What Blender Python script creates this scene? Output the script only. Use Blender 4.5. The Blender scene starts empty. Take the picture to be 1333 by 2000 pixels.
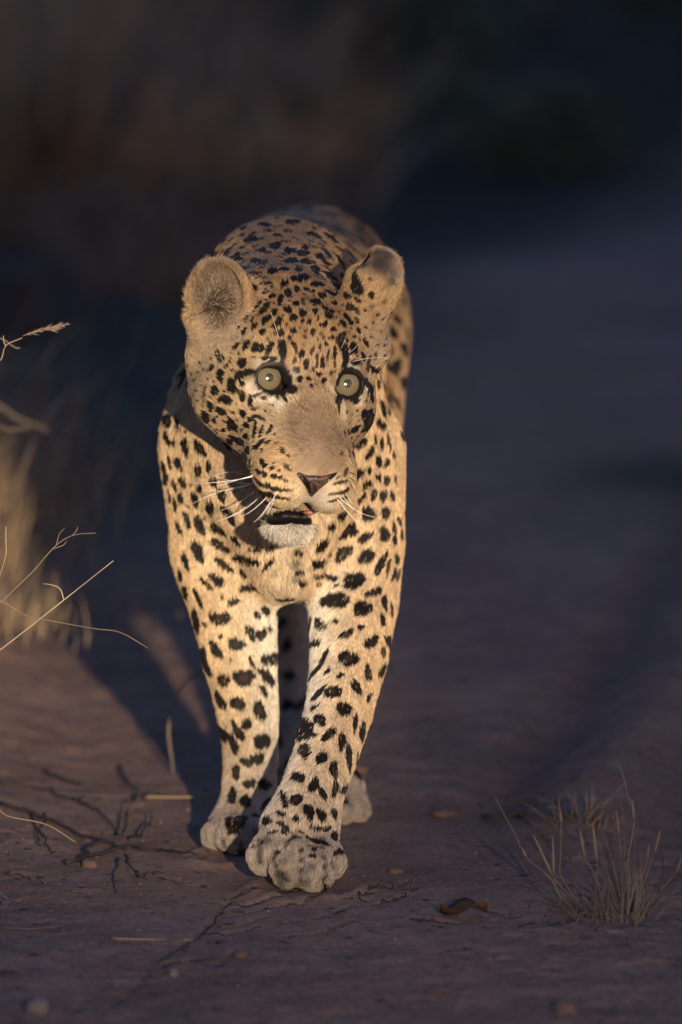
import bpy, math, random
import numpy as np
from mathutils import Vector, Matrix
from mathutils.bvhtree import BVHTree

rng = np.random.default_rng(11)
scene = bpy.context.scene
R = math.radians

# ------------------------------------------------------------------ camera, dusk sky, spotlight, exposure
CAM_D, CAM_Z, PITCH = 9.0, 1.4775, R(7.0)
MMPX = 0.0005                      # metres per photograph pixel at the eyes
cam_d = bpy.data.cameras.new('camera')
cam = bpy.data.objects.new('camera', cam_d)
scene.collection.objects.link(cam)
scene.camera = cam
cam.location = (0, -CAM_D, CAM_Z)
cam.rotation_euler = (R(90) - PITCH, 0, 0)
cam_d.sensor_fit = 'VERTICAL'
cam_d.sensor_height = 36
cam_d.sensor_width = 24
cam_d.lens = 36 * CAM_D / (2000 * MMPX) * 1.0
cam_d.clip_start = 0.1
cam_d.clip_end = 600
cam_d.dof.use_dof = True
cam_d.dof.focus_distance = 9.09
cam_d.dof.aperture_fstop = 4.2

world = bpy.data.worlds.new('World')
scene.world = world
world.use_nodes = True
wn = world.node_tree.nodes
bg = wn['Background']
sky = wn.new('ShaderNodeTexSky')
sky.sky_type = 'NISHITA'
sky.sun_disc = False
sky.sun_elevation = R(3.0)
sky.sun_rotation = R(150)
sky.altitude = 0
sky.air_density = 1.0
sky.dust_density = 0.3
sky.ozone_density = 2.6
bg.inputs['Strength'].default_value = 0.12
wb = wn.new('ShaderNodeMix'); wb.data_type = 'RGBA'; wb.blend_type = 'MULTIPLY'     # the violet cast of the picture's dusk, over the whole sky alike
wb.inputs[0].default_value = 1.0; wb.inputs[7].default_value = (1.0, .93, 1.32, 1)
world.node_tree.links.new(sky.outputs['Color'], wb.inputs[6])
world.node_tree.links.new(wb.outputs[2], bg.inputs['Color'])

# the hand-held spotlight of the vehicle the picture is taken from
sp_d = bpy.data.lights.new('spotlight', 'SPOT')
sp = bpy.data.objects.new('spotlight', sp_d)
scene.collection.objects.link(sp)
sp.location = (1.0, -9.0, 1.55)
SPOT_AIM = Vector((-0.16, 0.1, 0.35))
sp.rotation_euler = (SPOT_AIM - sp.location).to_track_quat('-Z', 'Y').to_euler()
sp_d.energy = 3050
sp_d.color = (1.0, 0.82, 0.58)
sp_d.spot_size = R(5.3)
sp_d.spot_blend = 1.0
sp_d.shadow_soft_size = 0.04

# the same lamp's weak outer spill
sw_d = bpy.data.lights.new('spotlight_spill', 'SPOT')
sw = bpy.data.objects.new('spotlight_spill', sw_d)
scene.collection.objects.link(sw)
sw.location = sp.location
sw.rotation_euler = (Vector((-.02, 0, .42)) - sp.location).to_track_quat('-Z', 'Y').to_euler()
sw_d.energy = 760
sw_d.color = (1.0, 0.78, 0.60)
sw_d.spot_size = R(13)
sw_d.spot_blend = 1.0
sw_d.shadow_soft_size = 0.04

vs = scene.view_settings
vs.view_transform = 'Standard'
vs.look = 'None'
vs.exposure = 1.05
vs.gamma = 1.0
vs.use_curve_mapping = False
scene.cycles.max_bounces = 5
scene.cycles.diffuse_bounces = 3
scene.cycles.glossy_bounces = 3
scene.cycles.transparent_max_bounces = 4
scene.cycles.caustics_reflective = False
scene.cycles.caustics_refractive = False

# ------------------------------------------------------------------ helpers
COL = scene.collection
CAMP = np.array([0, -CAM_D, CAM_Z])
CDIR = np.array([0, math.cos(PITCH), -math.sin(PITCH)])
CUP = np.array([0, math.sin(PITCH), math.cos(PITCH)])
CRT = np.array([1.0, 0, 0])
K = MMPX / CAM_D

def ray(px, py):
    v = CDIR + CRT * ((px - 666.5) * K) + CUP * ((1000 - py) * K)
    return v / np.linalg.norm(v)

def at(px, py, Y):
    "the place seen at a pixel of the photograph that lies in the plane y = Y"
    r = ray(px, py)
    return CAMP + r * ((Y + CAM_D) / r[1])

def ground_at(px, py, z=0.0):
    r = ray(px, py)
    return CAMP + r * ((z - CAM_Z) / r[2])

def obj(name, me, mat=None, parent=None):
    o = bpy.data.objects.new(name, me)
    COL.objects.link(o)
    if mat is not None:
        me.materials.append(mat)
    if parent is not None:
        o.parent = parent
    return o

def empty(name, loc):
    o = bpy.data.objects.new(name, None)
    o.empty_display_size = 0.05
    COL.objects.link(o)
    o.location = loc
    return o

def tag(o, label=None, cat=None, group=None, kind=None):
    for k, v in (('label', label), ('category', cat), ('group', group), ('kind', kind)):
        if v:
            o[k] = v
    return o

def mesh_from(name, verts, faces, smooth=True):
    me = bpy.data.meshes.new(name)
    verts = np.asarray(verts, np.float32)
    faces = np.asarray(faces, np.int32)
    n = faces.shape[1]
    me.vertices.add(len(verts)); me.vertices.foreach_set('co', verts.ravel())
    me.loops.add(faces.size); me.loops.foreach_set('vertex_index', faces.ravel())
    me.polygons.add(len(faces))
    me.polygons.foreach_set('loop_start', np.arange(0, faces.size, n, dtype=np.int32))
    me.polygons.foreach_set('loop_total', np.full(len(faces), n, np.int32))
    me.update(calc_edges=True)
    me.polygons.foreach_set('use_smooth', np.full(len(faces), smooth))
    return me

def new_mat(name):
    m = bpy.data.materials.new(name)
    m.use_nodes = True
    nt = m.node_tree
    return m, nt, nt.nodes['Principled BSDF']
# ------------------------------------------------------------------ the ground: one sheet of sand with a wheel track and a grassy verge
def sstep(a, b, x):
    t = np.clip((x - a) / (b - a), 0, 1)
    return t * t * (3 - 2 * t)

def vnoise(x, y, f, seed, oct=3):
    g = np.random.default_rng(seed); out = 0; tot = 0
    tab = g.random((256, 256))
    for o in range(oct):
        xx, yy = x * f * 2 ** o + 17.3 * o, y * f * 2 ** o + 5.1 * o
        xi, yi = np.floor(xx).astype(int), np.floor(yy).astype(int)
        fx, fy = xx - xi, yy - yi
        fx = fx * fx * (3 - 2 * fx); fy = fy * fy * (3 - 2 * fy)
        v = lambda i, j: tab[(xi + i) % 256, (yi + j) % 256]
        n = (v(0, 0) * (1 - fx) + v(1, 0) * fx) * (1 - fy) + (v(0, 1) * (1 - fx) + v(1, 1) * fx) * fy
        out = out + n * .5 ** o; tot += .5 ** o
    return out / tot - .5

def gpt(px, py):
    p = ground_at(px, py); return (p[0], p[1])
# grooves of a tyre tread and cracks in the crust, as lines on the ground
GROOVES = []
main = [gpt(*p) for p in ((500, 1738), (455, 1752), (430, 1778), (398, 1815), (352, 1850), (300, 1885), (240, 1935), (190, 1985))]
GROOVES.append((main, .0036, .0030))
for a, b, c, w in (((455, 1752), (540, 1742), (610, 1734), .0025), ((440, 1768), (500, 1760), (565, 1752), .003), ((430, 1782), (490, 1778), (560, 1762), .003),
                   ((404, 1808), (470, 1800), (520, 1786), .0025), ((398, 1822), (450, 1818), (520, 1806), .002), ((352, 1850), (400, 1842), (440, 1836), .002),
                   ((560, 1768), (640, 1752), (700, 1745), .003), ((660, 1762), (710, 1748), (740, 1722), .003), ((700, 1752), (745, 1735), (800, 1715), .003), ((540, 1800), (620, 1790), (690, 1772), .0025),
                   ((560, 1830), (640, 1815), (700, 1795), .002), ((720, 1770), (770, 1752), (815, 1735), .003), ((300, 1890), (350, 1880), (420, 1872), .0022), ((420, 1885), (450, 1868), (480, 1858), .005),
                   ((0, 1712), (30, 1706), (62, 1715), .003), ((40, 1757), (80, 1764), (120, 1768), .003), ((310, 1712), (360, 1724), (410, 1732), .003), ((600, 1700), (660, 1745), (720, 1760), .002),
                   ((950, 1800), (1000, 1806), (1040, 1803), .004), ((805, 1792), (880, 1798), (960, 1806), .003)):
    GROOVES.append(([gpt(*a), gpt(*b), gpt(*c)], w, .0035))

def seg_dist(x, y, pts):
    d = np.full(x.shape, 9.0)
    for (x1, y1), (x2, y2) in zip(pts[:-1], pts[1:]):
        dx, dy = x2 - x1, y2 - y1
        t = np.clip(((x - x1) * dx + (y - y1) * dy) / (dx * dx + dy * dy), 0, 1)
        d = np.minimum(d, np.hypot(x - x1 - t * dx, y - y1 - t * dy))
    return d

def track_x(y):
    return .13 * y - .0045 * y * y

def cover(x, y):
    'how far the ground is plant litter and dark soil instead of track sand'
    q = x - track_x(y) + .25 * vnoise(x, y, .9, 14)
    off = np.maximum(sstep(-.25, -.75, q) * sstep(2.4, 3.4, y), sstep(.75, 1.3, q) * sstep(.5, 3, y))
    off = np.maximum(off, sstep(-1.2, 1.3, y - 5.2 - 3.8 * x + 2.6 * vnoise(x, y, .8, 15)))
    off = np.maximum(off, .9 * sstep(.10, .24, vnoise(x, y, .8, 16)) * sstep(1.5, 3.5, y))
    off = np.maximum(off, .85 * np.exp(-((x - .47) / .17) ** 2 - ((y - 3.5) / .30) ** 2))
    return np.clip(off, 0, 1)

RUTS = ((.10, .035, -.014), (.20, .05, .016), (.31, .04, -.020), (.46, .07, .020), (.66, .09, -.028), (1.0, .16, .03))
def rut(x, y):
    'how far the sunken wheel ruts are painted darker, as shade their relief lacks'
    q = x - track_x(y) + .03 * vnoise(x * 0, y, 1.6, 12)
    d = sum(np.exp(-((q - c) / (w * 1.3)) ** 2) for c, w, a in RUTS if a < 0)
    return np.clip(d * (.75 + .9 * vnoise(x, y * .35, 9, 18)), 0, 1) * sstep(.0, .9, y)

def hgt(x, y):
    x = np.asarray(x, float); y = np.asarray(y, float)
    h = .030 * vnoise(x, y, 1.3, 3) * sstep(.5, 1.6, y) + .010 * vnoise(x, y, 6, 4)
    h = h + .0065 * vnoise(x, y, 24, 5) + .0035 * vnoise(x, y, 75, 6, 2)
    # the bank of the verge, left of the track
    edge = -.19 - .075 * np.clip(y, -1, 8) + .05 * vnoise(np.zeros_like(y), y, 2.2, 8)
    h = h + .24 * sstep(0, -.50, x - edge) * sstep(-.1, 2.0, y) * (1 + .6 * vnoise(x, y, 5, 9))
    # ruts of the track, running away to the right
    q = x - track_x(y)
    for c, w, a in RUTS:
        h = h + a * np.exp(-((q - c + .03 * vnoise(x * 0, y, 1.6, 12)) / w) ** 2) * sstep(-.1, .5, y)
    near = np.hypot((x + .04) / .22, (y - .15) / .42)
    h = h * (.18 + .82 * sstep(.8, 1.5, near))
    for px_, py_, rr in ((-.035, -.015, .055), (-.098, .18, .05)):
        d = np.hypot(x - px_, (y - py_) * .8)
        h = h + (.0055 + .006 * vnoise(x, y, 60, 33, 2)) * np.exp(-((d - rr) / .014) ** 2)
    m = (y > -1.0) & (y < .5) & (np.abs(x) < .6)
    if m.any():
        xs = x[m] + .012 * vnoise(x[m], y[m], 18, 21); ys = y[m] + .05 * vnoise(x[m], y[m], 18, 22)
        g = np.zeros(xs.shape)
        for pts, w, dp in GROOVES:
            d = seg_dist(xs, ys * 1.0, pts)
            g = np.minimum(g, -dp * np.exp(-(d / (w * 1.15)) ** 2))
            g = np.where(d < w * 6, g + dp * .35 * np.exp(-((d - w * 2.6) / (w * 1.2)) ** 2), g)
        h[m] = h[m] + g
    return h - .0015

gx = np.concatenate([np.arange(-60, -8, 6.5), np.arange(-8, -2, .5), np.arange(-2, -.55, .04), np.arange(-.55, .62, .0042), np.arange(.62, 2.4, .04), np.arange(2.4, 8, .5), np.arange(8, 61, 6.5)])
gy = np.concatenate([np.arange(-14, -2, 1.0), np.arange(-2, -.95, .05), np.arange(-.95, .36, .0045), np.arange(.36, 2.6, .018), np.arange(2.6, 15, .10), np.arange(15, 121, 5)])
XX, YY = np.meshgrid(gx, gy, indexing='ij')
ZZ = hgt(XX, YY)
GVt = np.stack([XX, YY, ZZ], -1).reshape(-1, 3)
ii = np.arange(len(gx) * len(gy)).reshape(len(gx), len(gy))
GQ = np.stack([ii[:-1, :-1], ii[1:, :-1], ii[1:, 1:], ii[:-1, 1:]], -1).reshape(-1, 4)
mat_sand, nt, bs = new_mat('red_sand')
N = nt.nodes.new; Lk = nt.links.new
tc = N('ShaderNodeTexCoord')
def noise(scale, detail=5, rough=.6, vec=None):
    n = N('ShaderNodeTexNoise'); n.inputs['Scale'].default_value = scale; n.inputs['Detail'].default_value = detail; n.inputs['Roughness'].default_value = rough
    Lk(vec or tc.outputs['Object'], n.inputs['Vector']); return n
def ramp(src, stops):
    r = N('ShaderNodeValToRGB')
    while len(r.color_ramp.elements) < len(stops): r.color_ramp.elements.new(.5)
    for e, (p, c) in zip(r.color_ramp.elements, stops): e.position = p; e.color = (*c, 1)
    Lk(src, r.inputs['Fac']); return r
def mix(a, b, f, mode='MIX'):
    m = N('ShaderNodeMix'); m.data_type = 'RGBA'; m.blend_type = mode
    for s, v in ((m.inputs[6], a), (m.inputs[7], b), (m.inputs[0], f)):
        if hasattr(v, 'links'): Lk(v, s)
        elif isinstance(v, tuple): s.default_value = (*v, 1)
        else: s.default_value = v
    return m.outputs[2]
big = noise(2.2, 4); mid = noise(14, 6, .65); fine = noise(120, 5, .7); grit = noise(700, 3, .7)
c1 = ramp(big.outputs['Fac'], [(.32, (.31, .182, .130)), (.50, (.42, .262, .186)), (.68, (.51, .335, .242))])
c2 = mix(c1.outputs['Color'], ramp(mid.outputs['Fac'], [(.36, (.20, .120, .090)), (.58, (.44, .285, .205))]).outputs['Color'], .42)
c3 = mix(c2, ramp(fine.outputs['Fac'], [(.34, (.42, .40, .40)), (.52, (1, 1, 1)), (.70, (1.35, 1.3, 1.25))]).outputs['Color'], .55, 'MULTIPLY')
sp1 = N('ShaderNodeTexVoronoi'); sp1.inputs['Scale'].default_value = 190; Lk(tc.outputs['Object'], sp1.inputs['Vector'])
spf = ramp(sp1.outputs['Distance'], [(.10, (1, 1, 1)), (.20, (0, 0, 0))])
dark = ramp(noise(46, 5, .7).outputs['Fac'], [(.58, (0, 0, 0)), (.68, (1, 1, 1))])
c4 = mix(c3, (.05, .036, .030), dark.outputs['Color'])
spn = noise(30, 2); spm = N('ShaderNodeMath'); spm.operation = 'MULTIPLY'
spk = ramp(spn.outputs['Fac'], [(.52, (0, 0, 0)), (.66, (1, 1, 1))])
Lk(spf.outputs['Color'], spm.inputs[0]); Lk(spk.outputs['Color'], spm.inputs[1])
c5 = mix(c4, (.44, .34, .28), spm.outputs[0])
cv = N('ShaderNodeAttribute'); cv.attribute_name = 'cover'
rv = N('ShaderNodeAttribute'); rv.attribute_name = 'rut'
rm = N('ShaderNodeMath'); rm.operation = 'MULTIPLY'; rm.inputs[1].default_value = .5; Lk(rv.outputs['Fac'], rm.inputs[0])
c5 = mix(c5, (.17, .10, .085), rm.outputs[0])  # shade of the sunken ruts painted into the sand colour
c6 = mix(c5, ramp(mid.outputs['Fac'], [(.35, (.032, .040, .030)), (.65, (.085, .088, .064))]).outputs['Color'], cv.outputs['Fac'])
Lk(c6, bs.inputs['Base Color'])
bs.inputs['Roughness'].default_value = .92; bs.inputs['Specular IOR Level'].default_value = .12
hm = N('ShaderNodeMath'); hm.operation = 'MULTIPLY_ADD'; hm.inputs[1].default_value = .6
Lk(fine.outputs['Fac'], hm.inputs[0]); Lk(grit.outputs['Fac'], hm.inputs[2])
bp = N('ShaderNodeBump'); bp.inputs['Strength'].default_value = 1.0; bp.inputs['Distance'].default_value = .0045
Lk(hm.outputs[0], bp.inputs['Height']); Lk(bp.outputs['Normal'], bs.inputs['Normal'])
ground_me = mesh_from('ground', GVt, GQ)
ca = ground_me.attributes.new('cover', 'FLOAT', 'POINT')
ca.data.foreach_set('value', cover(GVt[:, 0], GVt[:, 1]).astype(np.float32))
ca = ground_me.attributes.new('rut', 'FLOAT', 'POINT')
ca.data.foreach_set('value', rut(GVt[:, 0], GVt[:, 1]).astype(np.float32))
ground = obj('ground', ground_me, mat_sand)
tag(ground, kind='structure')

def gz(x, y): return float(hgt(np.array([x]), np.array([y]))[0])
# ------------------------------------------------------------------ the leopard: one continuous skin grown from a distance field
def axis_lines(segs):
    out = [np.array([segs[0][0]])]
    for a, b, h in segs:
        n = max(1, int(round((b - a) / h)))
        out.append(np.linspace(a, b, n + 1)[1:])
    return np.concatenate(out)

GX = axis_lines([(-0.24, -0.19, .006), (-0.19, 0.10, .0025), (0.10, 0.19, .006)])
GY = axis_lines([(-0.16, 0.16, .0026), (0.16, 0.45, .005), (0.45, 1.25, .0075), (1.25, 1.75, .012)])
GZ = axis_lines([(-0.012, 0.10, .0028), (0.10, 0.33, .004), (0.33, 0.66, .0025), (0.66, .70, .006)])
SH = (len(GX), len(GY), len(GZ))
FIELD = np.full(SH, 0.2, np.float32)
LABD = np.full(SH, 0.2, np.float32)
LAB = np.zeros(SH, np.int8)
HEAD, BODY, LEG_FR, LEG_FL, LEG_HR, LEG_HL, EAR_L, EAR_R, TAIL, MUZ = 1, 2, 3, 4, 5, 6, 7, 8, 9, 10

def block(lo, hi):
    s = []
    for g, a, b in zip((GX, GY, GZ), lo, hi):
        i = max(0, np.searchsorted(g, a) - 1); j = min(len(g), np.searchsorted(g, b) + 1)
        s.append(slice(i, max(j, i + 1)))
    P = np.meshgrid(GX[s[0]], GY[s[1]], GZ[s[2]], indexing='ij')
    return tuple(s), [p.astype(np.float32) for p in P]

def merge(s, d, k, lab):
    f = FIELD[s]
    h = np.maximum(k - np.abs(f - d), 0) / k
    FIELD[s] = np.minimum(f, d) - h * h * k * 0.25
    ld = LABD[s]
    m = d < ld
    ld[m] = d[m]
    LAB[s][m] = lab

def carve(s, d, k):
    f = FIELD[s]
    d = -d
    h = np.maximum(k - np.abs(f - d), 0) / k
    FIELD[s] = np.maximum(f, d) + h * h * k * 0.25

def cap_d(P, a, b, ra, rb):
    a = np.asarray(a, float); b = np.asarray(b, float)
    ab = b - a; L2 = float(ab @ ab) + 1e-12
    q = [P[i] - np.float32(a[i]) for i in range(3)]
    t = np.clip((q[0] * ab[0] + q[1] * ab[1] + q[2] * ab[2]) / L2, 0, 1)
    d = np.sqrt(sum((q[i] - t * np.float32(ab[i])) ** 2 for i in range(3)))
    return (d - (ra + (rb - ra) * t)).astype(np.float32)

def cap(a, b, ra, rb, lab, k=0.02):
    a = np.asarray(a, float); b = np.asarray(b, float)
    m = max(ra, rb) + k + 0.012
    s, P = block(np.minimum(a, b) - m, np.maximum(a, b) + m)
    merge(s, cap_d(P, a, b, ra, rb), k, lab)

def ell_d(P, c, r, M=None):
    q = [P[i] - np.float32(c[i]) for i in range(3)]
    if M is not None:
        M = np.asarray(M, np.float32)          # rows are the local axes
        q = [M[j, 0] * q[0] + M[j, 1] * q[1] + M[j, 2] * q[2] for j in range(3)]
    k0 = np.sqrt(sum((q[i] / r[i]) ** 2 for i in range(3)))
    k1 = np.sqrt(sum((q[i] / r[i] ** 2) ** 2 for i in range(3))) + 1e-9
    return (k0 * (k0 - 1) / k1).astype(np.float32)

def ell(c, r, lab, k=0.02, M=None, cut=False):
    c = np.asarray(c, float)
    m = max(r) + k + 0.012 if M is not None else np.array(r) + k + 0.012
    s, P = block(c - m, c + m)
    d = ell_d(P, c, r, M)
    if cut: carve(s, d, k)
    else: merge(s, d, k, lab)

def cap_cut(a, b, r, k):
    s, P = block(np.minimum(a, b) - r - k - .01, np.maximum(a, b) + r + k + .01)
    carve(s, cap_d(P, a, b, r, r), k)

def chain(pts, lab, k=0.02, k2=0.003):
    pa = np.array([p for p, _ in pts]); m = max(r for _, r in pts) + k + .012
    s, P = block(pa.min(0) - m, pa.max(0) + m)
    D = None
    for (a, ra), (b, rb) in zip(pts[:-1], pts[1:]):
        d = cap_d(P, a, b, ra, rb)
        if D is None: D = d
        else:
            h = np.maximum(k2 - np.abs(D - d), 0) / k2
            D = np.minimum(D, d) - h * h * k2 * .25
    merge(s, D, k, lab)

# --- head frame: r to the viewer's right, u up, f towards the viewer
YAW, ROLL = R(18), R(7)
TC = -CDIR
hf = math.cos(YAW) * TC + math.sin(YAW) * CRT
hr0 = math.cos(YAW) * CRT - math.sin(YAW) * TC
hu0 = CUP
hr = math.cos(ROLL) * hr0 - math.sin(ROLL) * hu0
hu = math.cos(ROLL) * hu0 + math.sin(ROLL) * hr0
HO = at(604, 744, 0.0)
def H(r, u, f): return HO + hr * r + hu * u + hf * f
HM = np.array([hr, hu, hf])

def body_field():
    # torso
    ell((-.058, .44, .435), (.100, .26, .165), BODY, .03)
    ell(at(394, 835, .335), (.036, .055, .060), BODY, .03)
    ell((-.058, .28, .43), (.098, .11, .15), BODY, .03)
    cap((-.056, .45, .375), (-.042, .88, .405), .100, .092, BODY, .04)
    cap((-.05, .42, .505), (-.036, .95, .498), .085, .090, BODY, .04)
    ell((-.036, .96, .44), (.098, .14, .125), BODY, .04)
    cap((-.085, .38, .565), (-.112, .31, .41), .038, .060, BODY, .03)
    cap((-.030, .38, .56), (-.016, .30, .40), .038, .054, BODY, .03)
    cap((-.062, .36, .555), H(-.005, .035, -.125), .066, .064, BODY, .04)
    cap((-.055, .27, .43), H(.006, -.020, -.125), .082, .050, BODY, .03)
    cap((-.055, .23, .40), (-.055, .25, .29), .055, .035, BODY, .03)
    cap(at(568, 1040, .30), at(566, 1135, .31), .035, .018, BODY, .04)       # breastbone
    # viewer's right fore leg, stepping forward
    P = at
    chain([(P(685, 880, .31), .056), (P(692, 1060, .30), .051), (P(690, 1170, .275), .046), (P(682, 1280, .215), .039),
           (P(662, 1390, .155), .0335), (P(634, 1480, .105), .031), (P(607, 1555, .06), .032)], LEG_FR, .015)
    ell(P(585, 1620, .035), (.040, .045, .036), LEG_FR, .02)
    # viewer's left fore leg, carrying
    chain([(P(420, 890, .32), .056), (P(435, 1060, .315), .053), (P(455, 1170, .305), .0455), (P(468, 1280, .295), .038),
           (P(484, 1390, .29), .031), (P(490, 1480, .295), .0275), (P(486, 1560, .285), .0275)], LEG_FL, .015)
    cap(P(430, 1100, .31), P(560, 1100, .28), .035, .03, LEG_FL, .03)
    ell(P(472, 1622, .265), (.036, .045, .030), LEG_FL, .02)
    # hind legs
    chain([((-.006, .96, .46), .080), ((.002, .76, .345), .060), ((.004, .70, .30), .05), ((-.004, .70, .19), .029),
           ((-.006, .68, .15), .023), ((-.008, .50, .045), .021)], LEG_HR, .02)
    ell((-.008, .45, .028), (.030, .045, .026), LEG_HR, .02)
    chain([((-.072, .99, .45), .088), ((-.072, .90, .335), .062), ((-.066, .88, .29), .046), ((-.053, .97, .20), .028),
           ((-.053, .95, .17), .022), ((-.055, .84, .045), .020)], LEG_HL, .02)
    ell((-.056, .80, .028), (.030, .045, .026), LEG_HL, .02)
    chain([((-.035, 1.06, .50), .034), ((-.04, 1.2, .43), .027), ((-.05, 1.32, .30), .024), ((-.06, 1.42, .20), .023),
           ((-.07, 1.55, .17), .022), ((-.09, 1.66, .20), .019)], TAIL, .02)

def toes(px, base_y, lab):
    for c, r, y in px:
        pass

def paws():
    # forward paw: toe x, toe z, toe y, radius (from the photograph, viewer's left to right)
    for px, py, Y, r, ux in ((520, 1672, .0, .0195, -.006), (566, 1694, -.022, .0215, -.003), (614, 1704, -.028, .022, .004), (642, 1684, -.012, .018, .008)):
        t = at(px, py, Y)
        c = np.array([t[0], t[1], max(t[2], r * .9)])
        knk = at(585 + (px - 585) * .55, 1618, .03)
        cap(knk, c, r * .82, r, LEG_FR, .004)
    for px, py, Y, r in ((424, 1648, .225, .0165), (455, 1658, .205, .0185), (492, 1660, .205, .0185), (525, 1650, .225, .0165)):
        t = at(px, py, Y)
        c = np.array([t[0], t[1], max(t[2], r * .9)])
        knk = at(472 + (px - 472) * .55, 1612, .25)
        cap(knk, c, r * .82, r, LEG_FL, .004)
    for px, Y in ((543, -.045), (590, -.055), (632, -.045)):
        cap_cut(at(px * .55 + 585 * .45, 1632, Y + .035), at(px, 1728, Y), .0045, .006)
    for px, Y in ((440, .19), (474, .185), (509, .19)):
        cap_cut(at(px * .6 + 472 * .4, 1624, Y + .035), at(px, 1684, Y), .004, .006)
    for x0, y0, lab in ((-.008, .44, LEG_HR), (-.056, .80, LEG_HL)):
        for dx, dy, r in ((-.024, -.03, .0135), (-.008, -.045, .015), (.009, -.045, .015), (.025, -.03, .0135)):
            cap((x0 + dx * .6, y0 + .01, .035), (x0 + dx, y0 + dy, r * .95), r, r, lab, .006)

EYE_R = .0172
EYES = [(-.0388, -.0022, -.0165), (.0420, .0022, -.0165)]

def head_field():
    E = lambda c, r, lab=HEAD, k=.015, cut=False: ell(H(*c), r, lab, k, HM, cut)
    C = lambda a, b, ra, rb, lab=HEAD, k=.015: cap(H(*a), H(*b), ra, rb, lab, k)
    E((0, .026, -.070), (.068, .056, .066), k=.03)
    E((0, .034, -.042), (.056, .040, .040), k=.03)
    E((0, .045, -.120), (.066, .056, .060), k=.04)
    cap(H(0, .048, -.11), (-.062, .37, .562), .058, .056, BODY, .03)
    for s in (-1, 1):
        E((s * .056, .014, -.080), (.030, .052, .036), k=.03)          # side of the head below the ear
        C((s * .046, -.018, -.034), (s * .064, -.022, -.075), .018, .024, k=.03)
        E((s * .049, -.022, -.060), (.032, .037, .040), k=.022)
        E((s * .031, -.045, -.066), (.027, .028, .038), k=.022)
        C((s * .020, .016, -.006), (s * .050, .018, -.026), .0125, .013, k=.022)
        C((s * .026, -.030, -.008), (s * .052, -.024, -.026), .014, .014, k=.02)
        C((s * .034, -.040, -.012), (s * .027, -.084, .014), .020, .02, k=.022)
        C((s * .036, -.056, -.042), (s * .027, -.086, .012), .018, .018, k=.022)
        # upper lip pads
        E((s * .0215, -.1035, .037), (.0245, .0255, .026), MUZ, k=.010)
        E((s * .0255, -.092, .018), (.0215, .026, .028), MUZ, k=.018)
        C((s * .013, -.084, -.050), (s * .008 - .001, -.140, -.006), .018, .010, k=.02)
    C((0, .012, -.022), (0, -.040, .008), .027, .0255, k=.022)
    C((-.008, -.030, .006), (-.008, -.072, .030), .024, .0235, k=.02)
    C((.008, -.030, .006), (.008, -.072, .030), .024, .0235, k=.02)
    C((-.011, -.074, .031), (.011, -.074, .031), .0215, .0215, k=.012)
    E((0, -.090, .042), (.015, .016, .021), MUZ, k=.008)        # under the nose leather
    # lower jaw
    E((-.002, -.1480, .012), (.0195, .0125, .019), MUZ, k=.006)
    E((-.002, -.1435, -.006), (.022, .013, .024), MUZ, k=.012)
    cap(H(.004, -.085, -.050), H(.008, -.055, -.10), .022, .036, HEAD, .03)
    # mouth opening and corner
    E((-.003, -.1340, .026), (.0260, .0062, .032), k=.003, cut=True)
    E((-.021, -.1375, .008), (.014, .0066, .026), k=.003, cut=True)
    # lids and sockets
    for (r, u, f) in EYES:
        s = 1 if r > 0 else -1
        E((r, u, f), (.0218, .0212, .0206), k=.012)
        E((r - s * .0165, u - .0125, -.003), (.0065, .009, .008), k=.010)
        ell(H(r, u, f), (.0178,) * 3, HEAD, .001, HM, True)
        ell(H(r + s * .0004, u - .0003, f + .020), (.0122, .0116, .026), HEAD, .003, HM, True)
        ell(H(r - s * .0135, u - .0085, f + .018), (.0055, .0040, .014), HEAD, .003, HM, True)
        cap(H(r - .009, u + .0122, f + .0135), H(r + .009, u + .0122, f + .0135), .0031, .0031, HEAD, .004)

def ear(c, up, op, r, depth, lab, inner, shift):
    "a cup: up = towards the tip, op = the way it opens"
    up = np.asarray(up, float); op = np.asarray(op, float)
    op = op / np.linalg.norm(op)
    up = up - op * (up @ op); up /= np.linalg.norm(up)
    sd = np.cross(up, op)
    M = np.array([sd, up, op])
    m = max(r) + .02
    s, P = block(c - m, c + m)
    d = ell_d(P, c, r, M)
    ci = c + op * shift
    di = ell_d(P, ci, inner, M)
    d = np.maximum(d, -di)
    cut = (P[0] - c[0]) * op[0] + (P[1] - c[1]) * op[1] + (P[2] - c[2]) * op[2] - depth
    d = np.maximum(d, cut)
    merge(s, d.astype(np.float32), .008, lab)
    return M

def ears():
    ea = at(428, 592, .055)
    ear(ea, (.06, .25, 1), (-.30, -1, .12), (.034, .045, .030), .012, EAR_L, (.0295, .0405, .029), .0135)
    cap(at(470, 632, .065), at(452, 612, .07), .022, .02, EAR_L, .025)
    cap(at(396, 640, .040), at(404, 690, .06), .011, .014, EAR_L, .02)
    cap(at(404, 690, .065), at(420, 740, .07), .014, .022, HEAD, .02)
    cap(at(430, 650, .045), at(450, 670, .045), .014, .02, EAR_L, .02)
    eb = at(734, 547, .078)
    ear(eb, (.30, .30, 1), (.66, .72, -.20), (.0305, .0335, .028), .011, EAR_R, (.0258, .0290, .027), .0120)
    cap(at(698, 590, .085), at(712, 574, .085), .017, .017, EAR_R, .02)
    ell(at(690, 487, .075), (.0185, .040, .0175), EAR_R, .008, None, True)
    ell(at(359, 600, .050), (.006, .012, .005), EAR_L, .004, None, True)
    cap(at(715, 620, .075), at(725, 680, .075), .016, .018, HEAD, .025)

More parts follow.
